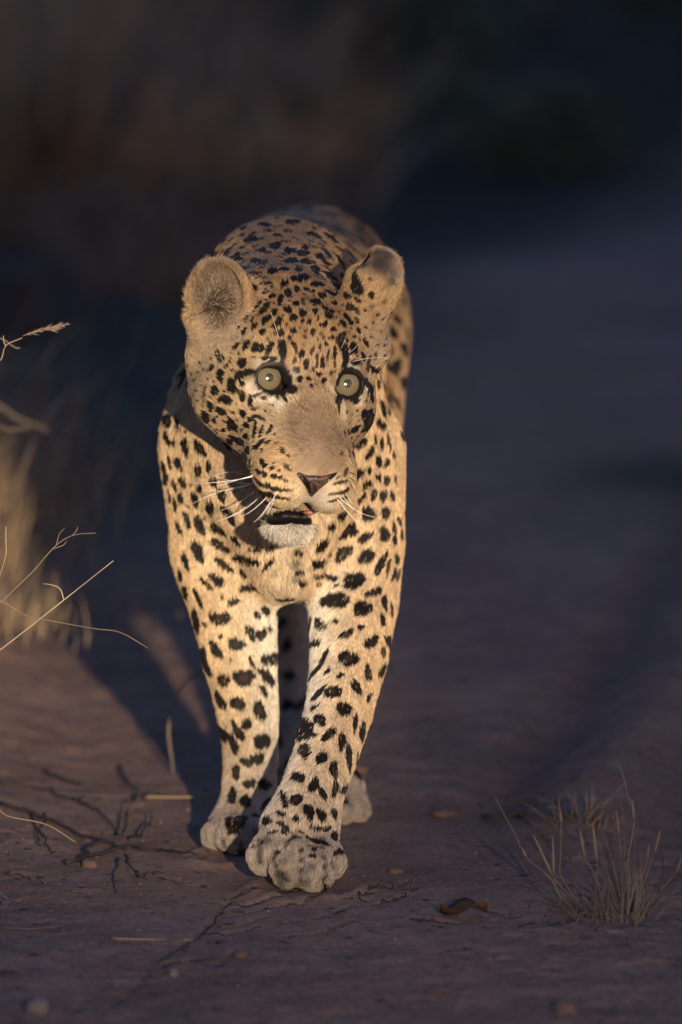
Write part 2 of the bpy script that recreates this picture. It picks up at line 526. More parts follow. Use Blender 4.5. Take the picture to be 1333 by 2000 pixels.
def surface_nets(F, gx, gy, gz):
    S = F < 0
    n = [S[i:F.shape[0] - 1 + i, j:F.shape[1] - 1 + j, k:F.shape[2] - 1 + k] for i in (0, 1) for j in (0, 1) for k in (0, 1)]
    allin = n[0].copy(); anyin = n[0].copy()
    for q in n[1:]:
        allin &= q; anyin |= q
    act = np.argwhere(anyin & ~allin)
    idx = np.full([d - 1 for d in F.shape], -1, np.int32)
    idx[act[:, 0], act[:, 1], act[:, 2]] = np.arange(len(act))
    acc = np.zeros((len(act), 3)); cnt = np.zeros(len(act))
    G = (gx, gy, gz)
    corners = [(i, j, k) for i in (0, 1) for j in (0, 1) for k in (0, 1)]
    for a in corners:
        for ax in range(3):
            if a[ax] == 0:
                b = list(a); b[ax] = 1
                A = act + np.array(a); B = act + np.array(b)
                fa = F[A[:, 0], A[:, 1], A[:, 2]]; fb = F[B[:, 0], B[:, 1], B[:, 2]]
                m = (fa < 0) != (fb < 0)
                t = fa[m] / (fa[m] - fb[m])
                for c in range(3):
                    pa = G[c][A[m, c]]; pb = G[c][B[m, c]]
                    acc[m, c] += pa + (pb - pa) * t
                cnt[m] += 1
    V = acc / cnt[:, None]
    quads = []
    for ax in range(3):
        o = [d for d in range(3) if d != ax]
        sl0 = [slice(None)] * 3; sl1 = [slice(None)] * 3
        sl0[ax] = slice(0, -1); sl1[ax] = slice(1, None)
        a = S[tuple(sl0)]; b = S[tuple(sl1)]
        ch = np.argwhere(a != b)
        ok = (ch[:, o[0]] > 0) & (ch[:, o[1]] > 0) & (ch[:, o[0]] < F.shape[o[0]] - 1) & (ch[:, o[1]] < F.shape[o[1]] - 1)
        ch = ch[ok]
        ins = a[ch[:, 0], ch[:, 1], ch[:, 2]]
        q = []
        for d0, d1 in ((0, 0), (1, 0), (1, 1), (0, 1)):
            c = ch.copy(); c[:, o[0]] -= 1 - d0; c[:, o[1]] -= 1 - d1
            q.append(idx[c[:, 0], c[:, 1], c[:, 2]])
        q = np.stack(q, 1)
        flip = ins if ax == 1 else ~ins
        q[flip] = q[flip][:, ::-1]
        quads.append(q)
    Q = np.concatenate(quads)
    return V, Q[(Q >= 0).all(1)], act

def smooth_verts(V, Q, it, w):
    n = len(V)
    a = np.concatenate([Q[:, 0], Q[:, 1], Q[:, 2], Q[:, 3]]); b = np.concatenate([Q[:, 1], Q[:, 2], Q[:, 3], Q[:, 0]])
    A = np.concatenate([a, b]); B = np.concatenate([b, a])
    deg = np.bincount(A, minlength=n)[:, None].astype(float)
    for _ in range(it):
        S = np.stack([np.bincount(A, weights=V[B, c], minlength=n) for c in range(3)], 1) / deg
        V = V + (S - V) * (w[:, None] if hasattr(w, 'shape') else w)
    return V

body_field(); paws(); head_field(); ears()
SV, SQ, SCELL = surface_nets(FIELD, GX, GY, GZ)
SLAB = LAB[SCELL[:, 0], SCELL[:, 1], SCELL[:, 2]]
wsm = np.where(SV[:, 1] > .16, .6, .35)
SV = smooth_verts(SV, SQ, 3, wsm)
print('skin', len(SV), len(SQ))
# ------------------------------------------------------------------ the coat: where each spot of the leopard sits on its skin
TILES = {
 'a': (370, 480, 6.06, '''790,190,55,35,10 880,205,60,20,-5 680,275,35,30,0 985,305,55,38,-15 1130,285,55,22,5 1290,290,40,25,10
780,330,75,18,3 865,388,75,16,2 920,450,90,26,10 775,490,50,24,45 705,395,22,28,0 1130,450,48,32,5 1240,390,40,35,0 1310,400,25,50,10 1275,515,35,35,0
900,545,35,35,20 985,595,45,30,-25 1080,640,65,32,-70 1170,565,55,35,80 1270,690,42,32,-50 820,700,55,27,-65 895,740,75,40,-45 1175,765,52,40,-10 1010,790,45,35,-60
920,875,70,38,-40 1050,915,75,42,-40 1240,865,50,38,-30 1330,800,25,40,0 675,865,40,25,-50 745,880,35,20,-60 770,960,50,25,-60 650,1015,50,25,-50 870,1025,48,32,-20
1070,1035,55,42,-25 1230,1010,42,32,20 1190,1100,28,30,0 560,1190,52,30,-55 680,1180,65,33,-55 780,1200,60,38,-55 850,1220,45,38,-60 950,1215,75,38,-60
1105,1230,110,45,80 1110,1370,70,25,75 1235,1180,45,22,70 1265,1240,50,20,80 980,1330,60,25,10 885,1335,40,22,0 335,1270,40,25,-45 375,1335,55,33,-50 260,1450,45,27,-60 480,1370,50,18,-70 440,1435,30,18,-45
625,1385,65,45,-70 510,1470,22,20,0 370,1530,65,42,75 590,1540,45,60,20 690,1500,95,38,-12 500,1650,55,70,0 630,1640,30,25,0 1275,1465,42,30,80 1245,1360,40,20,-75 1320,1290,25,50,0 1310,1580,35,40,0'''),
 'b': (560, 480, 5.554, '''50,170,70,35,0 170,90,60,40,0 200,180,60,30,0 20,60,40,40,0 360,125,55,35,0 270,185,45,15,5 305,255,60,35,-10 430,200,45,22,10 125,265,30,20,20
420,305,65,20,12 470,360,70,22,12 590,335,22,35,-10 190,345,55,35,10 330,425,70,25,8 540,445,75,28,22 215,475,32,22,20 285,498,25,20,0 490,520,60,22,25 385,540,45,28,30 655,540,50,25,40
180,605,18,35,0 190,645,14,20,0 320,610,60,32,20 415,680,35,22,30 485,715,40,20,20 510,625,40,22,0 685,665,40,42,40 770,590,40,22,45 760,700,50,22,55
185,745,45,30,-15 310,715,30,30,0 460,765,60,27,25 340,795,16,28,0 175,825,25,25,0 245,835,35,25,0 420,855,25,35,10 370,865,20,20,0 615,850,45,28,60 650,775,55,22,50 690,835,35,25,50 765,810,40,20,60
210,925,16,22,0 150,890,18,14,0 285,940,35,25,-60 510,910,30,25,0 785,925,35,25,55 200,1000,20,15,0 370,960,15,18,0 400,1000,15,25,0 485,1000,30,22,-20 540,1030,14,40,0 610,985,40,50,0 650,1030,20,20,0 735,990,20,20,0 730,1110,60,40,50 860,1050,50,25,55
335,1020,10,20,0 430,1070,20,28,0 360,1110,14,40,0 290,1130,18,30,0 265,1170,12,35,0 165,1185,50,27,-75 215,1290,48,32,-80 90,1250,30,14,-80 330,1220,50,14,90 390,1270,55,25,85 330,1290,35,15,90
455,1160,30,12,90 440,1220,35,14,90 520,1170,75,20,88 525,1290,30,16,80 110,1345,32,25,40 355,1395,30,25,0 485,1380,40,14,85 290,1340,30,15,90 520,1360,18,12,0 145,1445,25,28,0 240,1445,28,24,0 405,1460,25,35,0 275,1525,20,22,0
625,1140,110,45,75 640,1260,70,30,-75 750,1265,60,28,5 830,1200,60,20,70 885,1310,70,18,88 945,1345,45,30,50 905,1215,16,25,0 970,1200,40,14,90 860,1480,75,40,35
755,440,95,58,85 735,340,50,30,-80 920,535,42,26,-85 905,365,25,18,20 1150,940,75,40,75 1200,800,60,30,50 1280,1120,70,35,70 1180,1310,100,50,-65 1265,1480,70,35,80 1120,1130,60,30,70'''),
 'c': (370, 700, 6.06, '''310,385,50,48,-30 545,390,32,45,20 630,450,70,36,85 725,505,62,32,-80 380,480,45,30,-45 460,500,60,45,60 255,575,65,30,75 380,625,60,42,35 185,430,90,18,-80
200,700,75,35,60 635,655,55,35,45 725,725,35,28,0 300,735,35,25,50 520,640,30,18,40 510,785,80,50,60 675,790,50,25,30 410,850,30,22,20 670,920,30,35,0 620,850,20,18,0
780,850,90,25,95 855,860,70,22,-75 790,690,50,22,-10 860,715,50,18,20 765,600,45,18,-15 530,950,60,28,35 600,990,50,40,40 480,985,40,28,30
860,990,50,22,-45 930,990,40,18,-35 960,840,60,22,-60 700,1085,50,25,70 800,1050,35,30,0 630,300,30,30,0 790,440,60,20,-20 880,470,40,20,20
1110,1090,40,30,15 1175,1155,25,18,60 860,1220,40,28,50 895,1265,32,28,40 985,1295,28,24,0 1005,1235,15,12,0 1070,1325,20,15,0 890,1365,38,32,0 1000,1390,38,32,20 1075,1400,32,25,20 1140,1440,35,18,25 820,1340,40,25,60
930,1505,45,30,25 1000,1535,45,28,20 1060,1550,40,25,15 1140,1555,70,16,8 840,1480,50,25,35 790,1430,40,20,50 870,1600,60,25,35 960,1620,45,28,20 1035,1635,40,22,15 1110,1650,30,18,10 1175,1665,25,14,5
1112,440,88,26,58 1010,378,50,16,25 1160,1290,60,20,40'''),
 'd': (560, 700, 5.127, '''830,300,60,25,80 770,560,50,25,-70 690,710,60,22,-45 700,430,50,20,-25 620,740,30,15,60 545,950,18,22,0 600,1120,35,18,-60 520,1190,25,12,-40
560,1235,70,18,-15 500,1250,40,14,-10 590,1160,25,15,-40 480,1355,60,16,-12 560,1340,50,18,-12 600,1320,40,20,-30 560,1400,70,14,-18 470,1425,50,12,-10 545,370,50,28,70 525,480,70,14,88
830,630,110,40,-70 910,250,55,20,85 970,300,75,18,80 960,500,90,25,75 915,640,60,22,80 965,680,50,20,80 1025,520,50,12,80 850,400,50,25,80
740,840,85,38,-40 885,810,50,20,80 945,855,60,22,85 1010,800,50,18,85 825,940,85,28,-58 915,1025,65,28,82 1000,1040,50,30,-75 1035,880,50,12,85 1075,960,50,14,85
825,1120,50,20,-75 725,1150,75,32,-50 910,1185,45,28,-80 1005,1215,52,35,-70 795,1255,48,40,-50 1090,1210,40,15,90 870,1360,60,32,-70 970,1370,62,35,-80 1060,1370,60,22,80 740,1395,55,30,-50'''),
 'e': (300, 780, 4.761, '''235,225,85,22,82 130,190,75,40,90 305,290,20,15,0 130,350,70,25,80 185,405,35,28,60 305,440,90,32,72 440,450,80,38,52
235,595,60,42,40 150,580,70,18,80 425,650,55,35,90 520,620,45,25,70 270,765,50,38,60 365,780,20,15,0 440,815,40,25,70 565,770,45,35,40 100,640,70,18,85 115,740,60,25,85 195,800,60,20,75
640,885,65,40,60 255,920,50,30,80 395,930,85,32,72 530,1000,70,35,70 670,1025,55,32,50 320,985,22,15,45 200,980,70,20,80 150,900,60,16,80
315,1120,85,28,75 430,1170,100,40,72 735,1110,55,32,60 620,1210,80,35,42 480,1105,20,14,0 235,1190,60,25,70 410,1410,105,45,60 620,1360,100,40,28 775,1310,60,30,45 300,1500,80,30,65 960,1390,60,24,-5 1090,1385,50,22,-20
650,1530,100,32,38 860,1490,100,38,20 1070,1530,90,22,-50'''),
 'f': (560, 940, 4.937, '''790,310,80,62,-10 955,305,55,42,70 530,320,60,35,-40 425,430,45,35,-45 580,475,90,48,-48 945,505,75,50,-80 760,540,85,38,-42 655,275,20,14,0
340,610,90,40,-38 1040,450,60,22,80 1045,560,55,20,85 1110,510,50,16,85 1085,380,45,20,75 545,700,100,60,-45 775,720,95,55,-42 310,795,75,40,-8 915,790,120,35,-62 980,830,110,16,-78 1065,750,55,20,85 410,700,22,16,0 1035,900,70,20,-75
345,915,105,26,-2 650,960,105,75,-5 850,1065,75,42,-12 480,1000,25,18,0 300,990,25,20,0 1075,900,60,16,-75 130,880,40,30,0 150,970,40,25,-10 120,690,45,25,0 130,620,30,18,0
460,1145,130,75,0 735,1225,105,62,-10 945,1170,85,25,82 1015,1240,70,16,85 325,1375,68,45,50 475,1350,28,25,0 925,1340,55,25,85 580,1470,70,35,-38 720,1400,35,25,-20 820,1540,75,50,-35 270,1560,60,30,-25 990,1550,80,20,85 930,1640,60,18,85'''),
 'g': (320, 1100, 4.761, '''155,110,70,20,80 200,270,70,24,80 400,190,80,28,45 490,150,95,38,38 580,35,70,32,30 320,320,110,20,65 300,540,130,26,78 235,560,120,18,75 750,100,50,25,45 815,215,85,38,-10 645,360,42,50,70 545,315,22,14,50
520,510,95,62,0 870,485,45,27,55 950,445,50,38,45 985,610,38,20,30 385,570,30,18,50 810,650,70,42,70 905,660,55,50,-70 680,750,72,60,0 485,800,105,38,60 530,680,20,25,0 370,860,80,30,75 820,920,55,22,60 625,900,16,20,0 910,870,18,22,0
1040,890,70,50,45 400,970,95,28,62 745,1060,90,85,0 555,1085,55,58,0 970,1060,110,38,55 930,1180,60,25,58 460,1290,120,28,70 525,1270,105,35,68 690,1300,68,62,0 895,1370,85,52,75 775,1490,48,50,0 545,1580,85,28,72 690,1560,100,40,62 630,1620,50,30,80 910,1640,75,50,0
1100,560,60,38,-60 1170,1040,55,50,0 1150,1320,60,50,0 1150,760,60,40,-50'''),
 'h': (540, 1220, 5.127, '''725,335,95,75,-5 920,480,80,35,75 1060,460,70,28,-75 800,625,80,42,65 570,670,80,60,-25 640,505,40,25,-30 520,460,45,20,-45
470,350,110,25,-62 390,470,110,22,-45 680,840,80,60,40 1010,730,130,35,-60 930,720,45,25,-60 260,780,110,35,-50 420,690,110,25,-42 385,825,45,25,-35
440,950,70,50,65 975,945,80,30,-78 790,980,95,24,-78 865,1070,105,30,-82 245,1030,100,38,-70 530,1095,85,42,-48 655,1170,90,35,-82 380,1105,25,20,0
285,1260,75,55,-70 455,1335,75,45,-55 840,1270,70,28,-60 725,1330,125,35,88 115,1370,60,25,-55 575,1450,85,40,78 220,1520,65,52,30 375,1600,85,42,-65 585,1640,75,35,-82 465,1690,65,35,75 690,1640,60,30,-55'''),
 'i': (380, 1420, 3.921, '''780,555,45,40,-20 880,640,60,38,80 970,665,48,32,60 1070,660,42,22,85 690,550,65,25,75 665,655,40,20,10 785,695,35,25,0 555,710,35,33,20
935,765,48,20,15 1015,775,25,32,60 680,745,60,18,30 540,590,60,16,-55 610,800,45,10,-25 760,850,50,12,-20 810,790,40,14,35 690,800,22,25,0 945,875,65,22,8 920,935,25,12,-10 1115,950,20,40,90 910,980,25,15,0 655,955,30,8,-30 520,880,20,10,-40 1080,835,35,16,70 460,910,14,10,0 830,940,20,8,50
540,440,45,45,0 290,530,35,60,0 390,570,50,40,0 265,710,30,30,0 350,710,50,35,0 640,100,60,35,75 300,140,75,28,75 530,115,55,50,0 400,270,48,35,30 485,245,50,45,0 320,345,58,30,85 420,430,50,40,0'''),
 'j': (400, 380, 3.174, '''380,190,60,20,12 300,150,60,18,-25 290,280,70,30,-15 400,230,45,12,0 440,320,50,35,0 540,350,40,25,0 450,255,50,14,15 240,210,40,16,-35 200,390,45,40,-20 620,330,40,22,10 350,350,45,20,-5'''),
}
# base colours: pixel, radius in pixels, colour
CREAM = (.40, .285, .165); OCHRE = (.275, .168, .082); WHITE = (.60, .52, .41); GREYB = (.215, .145, .095); PALE = (.52, .42, .28); RUFF = (.29, .215, .15)
TINTS = [
 (600, 560, 95, OCHRE), (520, 600, 60, OCHRE), (690, 620, 60, OCHRE), (600, 650, 60, OCHRE), (560, 520, 60, (.28, .17, .085)), (640, 530, 50, (.28, .17, .085)),
 (450, 760, 60, CREAM), (430, 830, 50, CREAM), (480, 870, 60, CREAM), (480, 700, 50, (.40, .285, .155)),
 (430, 660, 45, RUFF), (400, 700, 35, RUFF), (450, 650, 40, RUFF), (740, 650, 40, RUFF), (735, 700, 30, RUFF), (395, 760, 20, RUFF),
 (610, 690, 40, (.36, .25, .145)), (610, 780, 40, (.29, .20, .125)), (612, 830, 48, GREYB), (620, 870, 50, GREYB), (600, 850, 40, GREYB), (650, 850, 40, GREYB), (585, 800, 22, GREYB), (640, 800, 22, GREYB),
 (620, 908, 22, (.33, .22, .12)), (572, 745, 16, PALE), (570, 775, 16, PALE), (650, 760, 12, PALE),
 (500, 772, 15, WHITE), (525, 778, 14, WHITE), (545, 792, 16, WHITE), (488, 750, 12, WHITE), (700, 778, 14, WHITE), (715, 755, 10, WHITE), (690, 717, 12, WHITE), (505, 712, 14, PALE), (540, 706, 12, PALE),
 (670, 800, 20, PALE), (520, 830, 40, (.42, .32, .20)),
 (540, 905, 40, (.46, .31, .16)), (545, 940, 40, (.54, .38, .205)), (585, 955, 24, (.62, .49, .32)), (560, 975, 28, (.60, .47, .31)), (595, 978, 18, WHITE), (630, 980, 24, WHITE), (650, 950, 22, PALE),
 (570, 1040, 45, (.58, .53, .47)), (530, 1040, 30, (.54, .49, .43)),
 (430, 540, 60, (.26, .18, .11)), (415, 512, 26, (.36, .29, .22)), (480, 565, 22, (.38, .24, .12)), (366, 575, 16, (.46, .31, .17)), (440, 640, 30, (.24, .18, .13)),
 (705, 560, 34, (.40, .27, .14)), (762, 500, 14, (.34, .31, .29)), (775, 540, 14, (.30, .25, .2)), (740, 580, 26, (.38, .26, .14)),
]

DARKS = [(420, 568, 40, (.085, .050, .032)), (436, 598, 34, (.045, .024, .017)), (398, 572, 24, (.11, .075, .05)), (430, 536, 30, (.15, .11, .075)), (425, 626, 22, (.08, .052, .036)), (428, 580, 24, (.045, .024, .017)),
 (738, 515, 20, (.055, .042, .036)), (752, 522, 18, (.06, .047, .04)), (758, 500, 16, (.075, .06, .052)), (735, 495, 14, (.06, .048, .04)), (768, 535, 12, (.12, .09, .07)), (712, 519, 11, (.05, .04, .035)), (698, 524, 8, (.03, .025, .02)), (765, 552, 9, (.09, .068, .045)), (750, 590, 6, (.14, .09, .05)), (725, 600, 6, (.14, .09, .05)),
 (500, 769, 8, (.62, .55, .45)), (515, 776, 8, (.62, .55, .45)), (534, 784, 8, (.62, .55, .45)), (486, 756, 8, (.60, .52, .42)), (700, 773, 7, (.62, .55, .45)), (711, 761, 6, (.6, .52, .42)), (690, 779, 6, (.62, .55, .45)), (505, 709, 8, (.5, .41, .29)), (530, 704, 8, (.5, .41, .29)), (695, 717, 7, (.5, .42, .32)), (662, 735, 6, (.5, .41, .29)), (566, 735, 8, (.47, .37, .24)),
 (578, 1100, 11, (.20, .16, .115)), (579, 1075, 9, (.20, .16, .115)), (580, 1130, 10, (.22, .18, .13))]  # last three: shade of the chest groove painted into the coat
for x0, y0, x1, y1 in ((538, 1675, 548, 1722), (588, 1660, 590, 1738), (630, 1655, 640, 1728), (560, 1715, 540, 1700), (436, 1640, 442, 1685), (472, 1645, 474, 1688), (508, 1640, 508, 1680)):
    for t in (0, .25, .5, .75, 1): DARKS.append((x0 + (x1 - x0) * t, y0 + (y1 - y0) * t, 6.5, (.085, .07, .055)))  # shade between the toes painted as dark lines in the coat
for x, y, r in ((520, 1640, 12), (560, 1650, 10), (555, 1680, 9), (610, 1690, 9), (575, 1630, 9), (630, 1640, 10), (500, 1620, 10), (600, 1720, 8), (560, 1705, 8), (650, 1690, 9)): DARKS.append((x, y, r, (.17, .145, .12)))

def noise3(p, f, seed):
    g = np.random.default_rng(seed)
    out = np.zeros(len(p))
    for i in range(5):
        w = g.normal(size=3) * f * (1 + .45 * i); ph = g.random() * 6.28
        out += np.sin(p @ w + ph) / (1 + .45 * i)
    return out / 2.2

SKIN_BVH = BVHTree.FromPolygons([tuple(v) for v in SV], [tuple(q) for q in SQ.tolist()])
def hit(px, py):
    loc, nor, i, d = SKIN_BVH.ray_cast(Vector(CAMP), Vector(ray(px, py)))
    if loc is None: return None
    n = np.array(nor); v = ray(px, py)
    if n @ v > 0: n = -n
    return np.array(loc), n, i, d

def face_geo():
    A, B, Cc, D = (SV[SQ[:, i]] for i in range(4))
    n = np.cross(Cc - A, D - B)
    a = np.linalg.norm(n, axis=1)
    return (A + B + Cc + D) / 4, n / (a[:, None] + 1e-12), a * .5
FC, FN, FA = face_geo()
if (FN * (FC - FC.mean(0))).sum(1).mean() < 0:
    FN = -FN
VN = np.zeros_like(SV)
for i in range(4):
    for c in range(3):
        VN[:, c] += np.bincount(SQ[:, i], weights=FN[:, c] * FA, minlength=len(SV))
VN /= np.linalg.norm(VN, axis=1)[:, None] + 1e-12

SPOTS = []      # centre, normal, half axes (m), angle, phase, colour, is_image_frame
SPOT_DARK = np.array([.010, .0075, .006])
for key, (x0, y0, sc, txt) in TILES.items():
    for tok in txt.split():
        x, y, a, b, ang = map(float, tok.split(','))
        h = hit(x0 + x / sc, y0 + y / sc)
        if h is None: continue
        c, n, fi, dist = h
        mp = K * dist
        vis = abs(n @ ray(x0 + x / sc, y0 + y / sc))
        col = SPOT_DARK if min(a, b) / sc > 3.6 else np.array([.05, .028, .016])
        SPOTS.append((c, n, a / sc * mp * (1.12 if key in 'abc' else .7 if key == 'j' else 1.06), b / sc * mp * (1.18 if key in 'abc' else .8 if key == 'j' else 1.10), R(ang), rng.random(2) * 6.28, col, max(.28, vis), None))

def poisson(pts, spacing, blocked, g):
    "a loose scatter of points of the skin that keep their distance"
    order = g.permutation(len(pts))
    cell = {}
    keep = []
    for c in blocked:
        cell.setdefault(tuple((c // spacing).astype(int)), []).append(c)
    for i in order:
        p = pts[i]; k = tuple((p // spacing).astype(int))
        ok = True
        for dx in (-1, 0, 1):
            for dy in (-1, 0, 1):
                for dz in (-1, 0, 1):
                    for q in cell.get((k[0] + dx, k[1] + dy, k[2] + dz), ()):
                        if ((p - q) ** 2).sum() < spacing * spacing: ok = False; break
                    if not ok: break
                if not ok: break
            if not ok: break
        if ok:
            keep.append(i); cell.setdefault(k, []).append(p)
    return keep

TOC = CAMP - SV
TOC /= np.linalg.norm(TOC, axis=1)[:, None]
FACING = (VN * TOC).sum(1)
traced = [s[0] for s in SPOTS]
_q = (SV - HO) @ HM.T
flecks = (SLAB == HEAD) & (FACING > .25) & (np.abs(_q[:, 0] + .002) > np.where(_q[:, 1] < .004, .034, 0)) & (_q[:, 1] > -.075)
for _e in EYES: flecks &= np.hypot(_q[:, 0] - _e[0], _q[:, 1] - _e[1]) > .025
def scatter(mask, spacing, size, rosette):
    ids = np.nonzero(mask)[0]
    if len(ids) > 6000: ids = rng.choice(ids, 6000, replace=False)
    for j in poisson(SV[ids], spacing, traced, rng):
        v = ids[j]; c, n = SV[v], VN[v]
        t = np.cross(n, [0, .3, 1]); t /= np.linalg.norm(t) + 1e-9
        b = np.cross(n, t)
        if rosette:
            k = rng.integers(4, 6); ph = rng.random() * 6.28
            SPOTS.append((c, n, size * .95, size * .85, 0, rng.random(2) * 6.28, np.array([.22, .12, .05]), 1, (t, b)))
            for i in range(k):
                if rng.random() < .12: continue
                an = ph + 6.283 * i / k
                cc = c + (t * math.cos(an) + b * math.sin(an)) * size * rng.uniform(.75, 1)
                q = SKIN_BVH.find_nearest(Vector(cc))
                SPOTS.append((np.array(q[0]), n, size * rng.uniform(.48, .70), size * rng.uniform(.36, .50), an + 1.57, rng.random(2) * 6.28, SPOT_DARK, 1, (t, b)))
        else:
            SPOTS.append((c, n, size * rng.uniform(.8, 1.3), size * rng.uniform(.6, .85), rng.normal() * .6, rng.random(2) * 6.28, SPOT_DARK, 1, (t, b)))
n_sp0 = len(SPOTS)
scatter(flecks, .0085, .0020, False)
is_body = SLAB == BODY
back = SV[:, 1] > .42
scatter(is_body & ~back & (VN[:, 2] > .35) & (SV[:, 2] > .45), .017, .0052, False)
scatter(is_body & back & (SV[:, 2] > .30), .036, .0165, True)
scatter(is_body & back & (SV[:, 2] <= .31), .034, .011, False)
scatter(((SLAB == LEG_HR) | (SLAB == LEG_HL)), .030, .0105, False)
scatter(is_body & ~back & (FACING < .30), .030, .010, False)
scatter(((SLAB == LEG_FR) | (SLAB == LEG_FL)) & (FACING < .22), .026, .0085, False)
scatter((SLAB == TAIL), .034, .012, False)
scatter((SLAB == HEAD) & (FACING < .25), .015, .0042, False)

print('spots', n_sp0, len(SPOTS), 'on the rump', sum(1 for q in SPOTS if q[0][1] > .6 and q[0][2] > .52))
TINT3 = []
for px, py, r, col in TINTS:
    h = hit(px, py)
    if h is not None: TINT3.append((h[0], r * K * h[3], np.array(col)))

DARK3 = []
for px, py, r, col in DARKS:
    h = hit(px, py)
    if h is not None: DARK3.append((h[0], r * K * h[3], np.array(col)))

def coat(P, N, lab, hair):
    "colour of the coat at points P of the skin"
    n = len(P)
    base = np.tile(np.array([.555, .415, .26]), (n, 1))
    top = np.clip(N[:, 2], 0, 1)[:, None]
    under = np.clip(-N[:, 2], 0, 1)[:, None]
    bodyish = np.isin(lab, (BODY, LEG_HR, LEG_HL, TAIL))
    ochre = np.array([.36, .225, .11])
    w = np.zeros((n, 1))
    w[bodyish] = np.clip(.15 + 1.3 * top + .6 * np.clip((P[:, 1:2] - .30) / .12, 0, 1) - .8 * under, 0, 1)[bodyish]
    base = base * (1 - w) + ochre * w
    chest = bodyish & (P[:, 1] < .40) & (N[:, 1] < 0) & (P[:, 2] < .47)
    base[chest] = base[chest] * .4 + np.array([.61, .50, .36]) * .6
    legs = np.isin(lab, (LEG_FR, LEG_FL, LEG_HR, LEG_HL))
    inner = np.where((lab == LEG_FR) | (lab == LEG_HR), -N[:, 0], N[:, 0])
    wi = (np.clip(inner * 1.2 + .1, 0, 1) * legs)[:, None]
    base = base * (1 - wi) + np.array([.60, .53, .43]) * wi
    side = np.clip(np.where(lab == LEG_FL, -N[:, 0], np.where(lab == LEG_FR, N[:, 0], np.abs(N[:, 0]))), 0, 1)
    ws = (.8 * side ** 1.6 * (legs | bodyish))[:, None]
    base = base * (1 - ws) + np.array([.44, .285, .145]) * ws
    paw = (legs * np.clip((.17 - P[:, 2]) / .15, 0, 1))[:, None]
    base = base * (1 - paw) + np.array([.38, .31, .24]) * paw
    hd = np.isin(lab, (HEAD, MUZ, EAR_L, EAR_R))
    base[hd] = np.array([.33, .228, .13])
    base[(lab == EAR_L) | (lab == EAR_R)] = (.34, .23, .125)
    W = np.full((n, 1), .25); S = base * .25
    for c, r, col in TINT3:
        near = np.abs(P[:, 2] - c[2]) < r * 2
        d2 = ((P[near] - c) ** 2).sum(1) / (r * r)
        g = np.exp(-d2 * 1.6)[:, None] * 1.6
        S[near] += g * col; W[near] += g
    base = S / W
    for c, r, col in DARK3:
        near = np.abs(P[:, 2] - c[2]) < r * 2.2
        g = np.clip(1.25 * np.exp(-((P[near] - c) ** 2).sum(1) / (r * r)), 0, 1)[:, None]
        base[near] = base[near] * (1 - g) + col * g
    base = base * (1 + .13 * noise3(P, 90, 5)[:, None] + .10 * noise3(P, 320, 6)[:, None])
    out = base
    order = np.argsort(P[:, 2]); z = P[order, 2]
    for c, nn, a, b, ang, ph, col, vis, fr in SPOTS:
        m = max(a, b) * 1.5 / vis ** .8
        ids = order[np.searchsorted(z, c[2] - m):np.searchsorted(z, c[2] + m)]
        if not len(ids): continue
        d = P[ids] - c
        k = (np.abs(d) < m).all(1)
        ids = ids[k]; d = d[k]
        dn = d @ nn
        k = np.abs(dn) < max(.010, a)
        ids = ids[k]; d = d[k] - dn[k][:, None] * nn
        if not len(ids): continue
        if fr is None: x = d @ CRT; y = -(d @ CUP)
        else: x = d @ fr[0]; y = d @ fr[1]
        ca, sa = math.cos(ang), math.sin(ang)
        u = (x * ca + y * sa) / a; v = (-x * sa + y * ca) / b
        r = np.hypot(u, v); th = np.arctan2(v, u)
        lim = 1 + .11 * np.sin(2 * th + ph[0]) + .09 * np.sin(3 * th + ph[1]) + .05 * np.sin(7 * th + ph[0])
        if hair:
            t = (r < lim + rng.normal(0, .07, len(r))).astype(float) * np.where(rng.random(len(r)) < .02, .4, 1)
        else:
            t = np.clip((lim - r) * 4 + .5, 0, 1)
        cl = np.tile(col, (len(ids), 1))
        if fr is None and min(a, b) > .0038 and ph[0] < 2.2: cl[r < .42] = (.036, .021, .013)
        out[ids] = out[ids] * (1 - t[:, None]) + cl * t[:, None]
    return out

def eye_dist(P):
    "distance from the nearer eye across the face, and how far in front of its middle"
    best = np.full(len(P), 9.0); fr = np.zeros(len(P))
    for e in EYES:
        q = (P - H(*e)) @ HM.T
        sg = 1 if e[0] > 0 else -1
        d = np.hypot(q[:, 0], q[:, 1])
        d = np.minimum(d, np.hypot(q[:, 0] + sg * .0150, q[:, 1] + .0095) * 3.0 + .001)
        k = d < best
        best[k] = d[k]; fr[k] = q[k, 2]
    return best, fr

def mouth_in(P):
    q = (P - HO) @ HM.T
    a = ((q[:, 0] + .003) / .0285) ** 2 + ((q[:, 1] + .1340) / .0084) ** 2 + ((q[:, 2] - .022) / .040) ** 2
    b = ((q[:, 0] + .019) / .017) ** 2 + ((q[:, 1] + .1372) / .0086) ** 2 + ((q[:, 2] - .008) / .030) ** 2
    return (a < 1) | (b < 1)
NOSE_POLY = [(571, 916), (585, 923), (600, 927), (630, 928), (650, 925), (663, 917), (656, 930), (641, 945), (627, 956), (615, 968), (608, 976), (601, 966), (596, 954), (588, 941), (579, 930)]

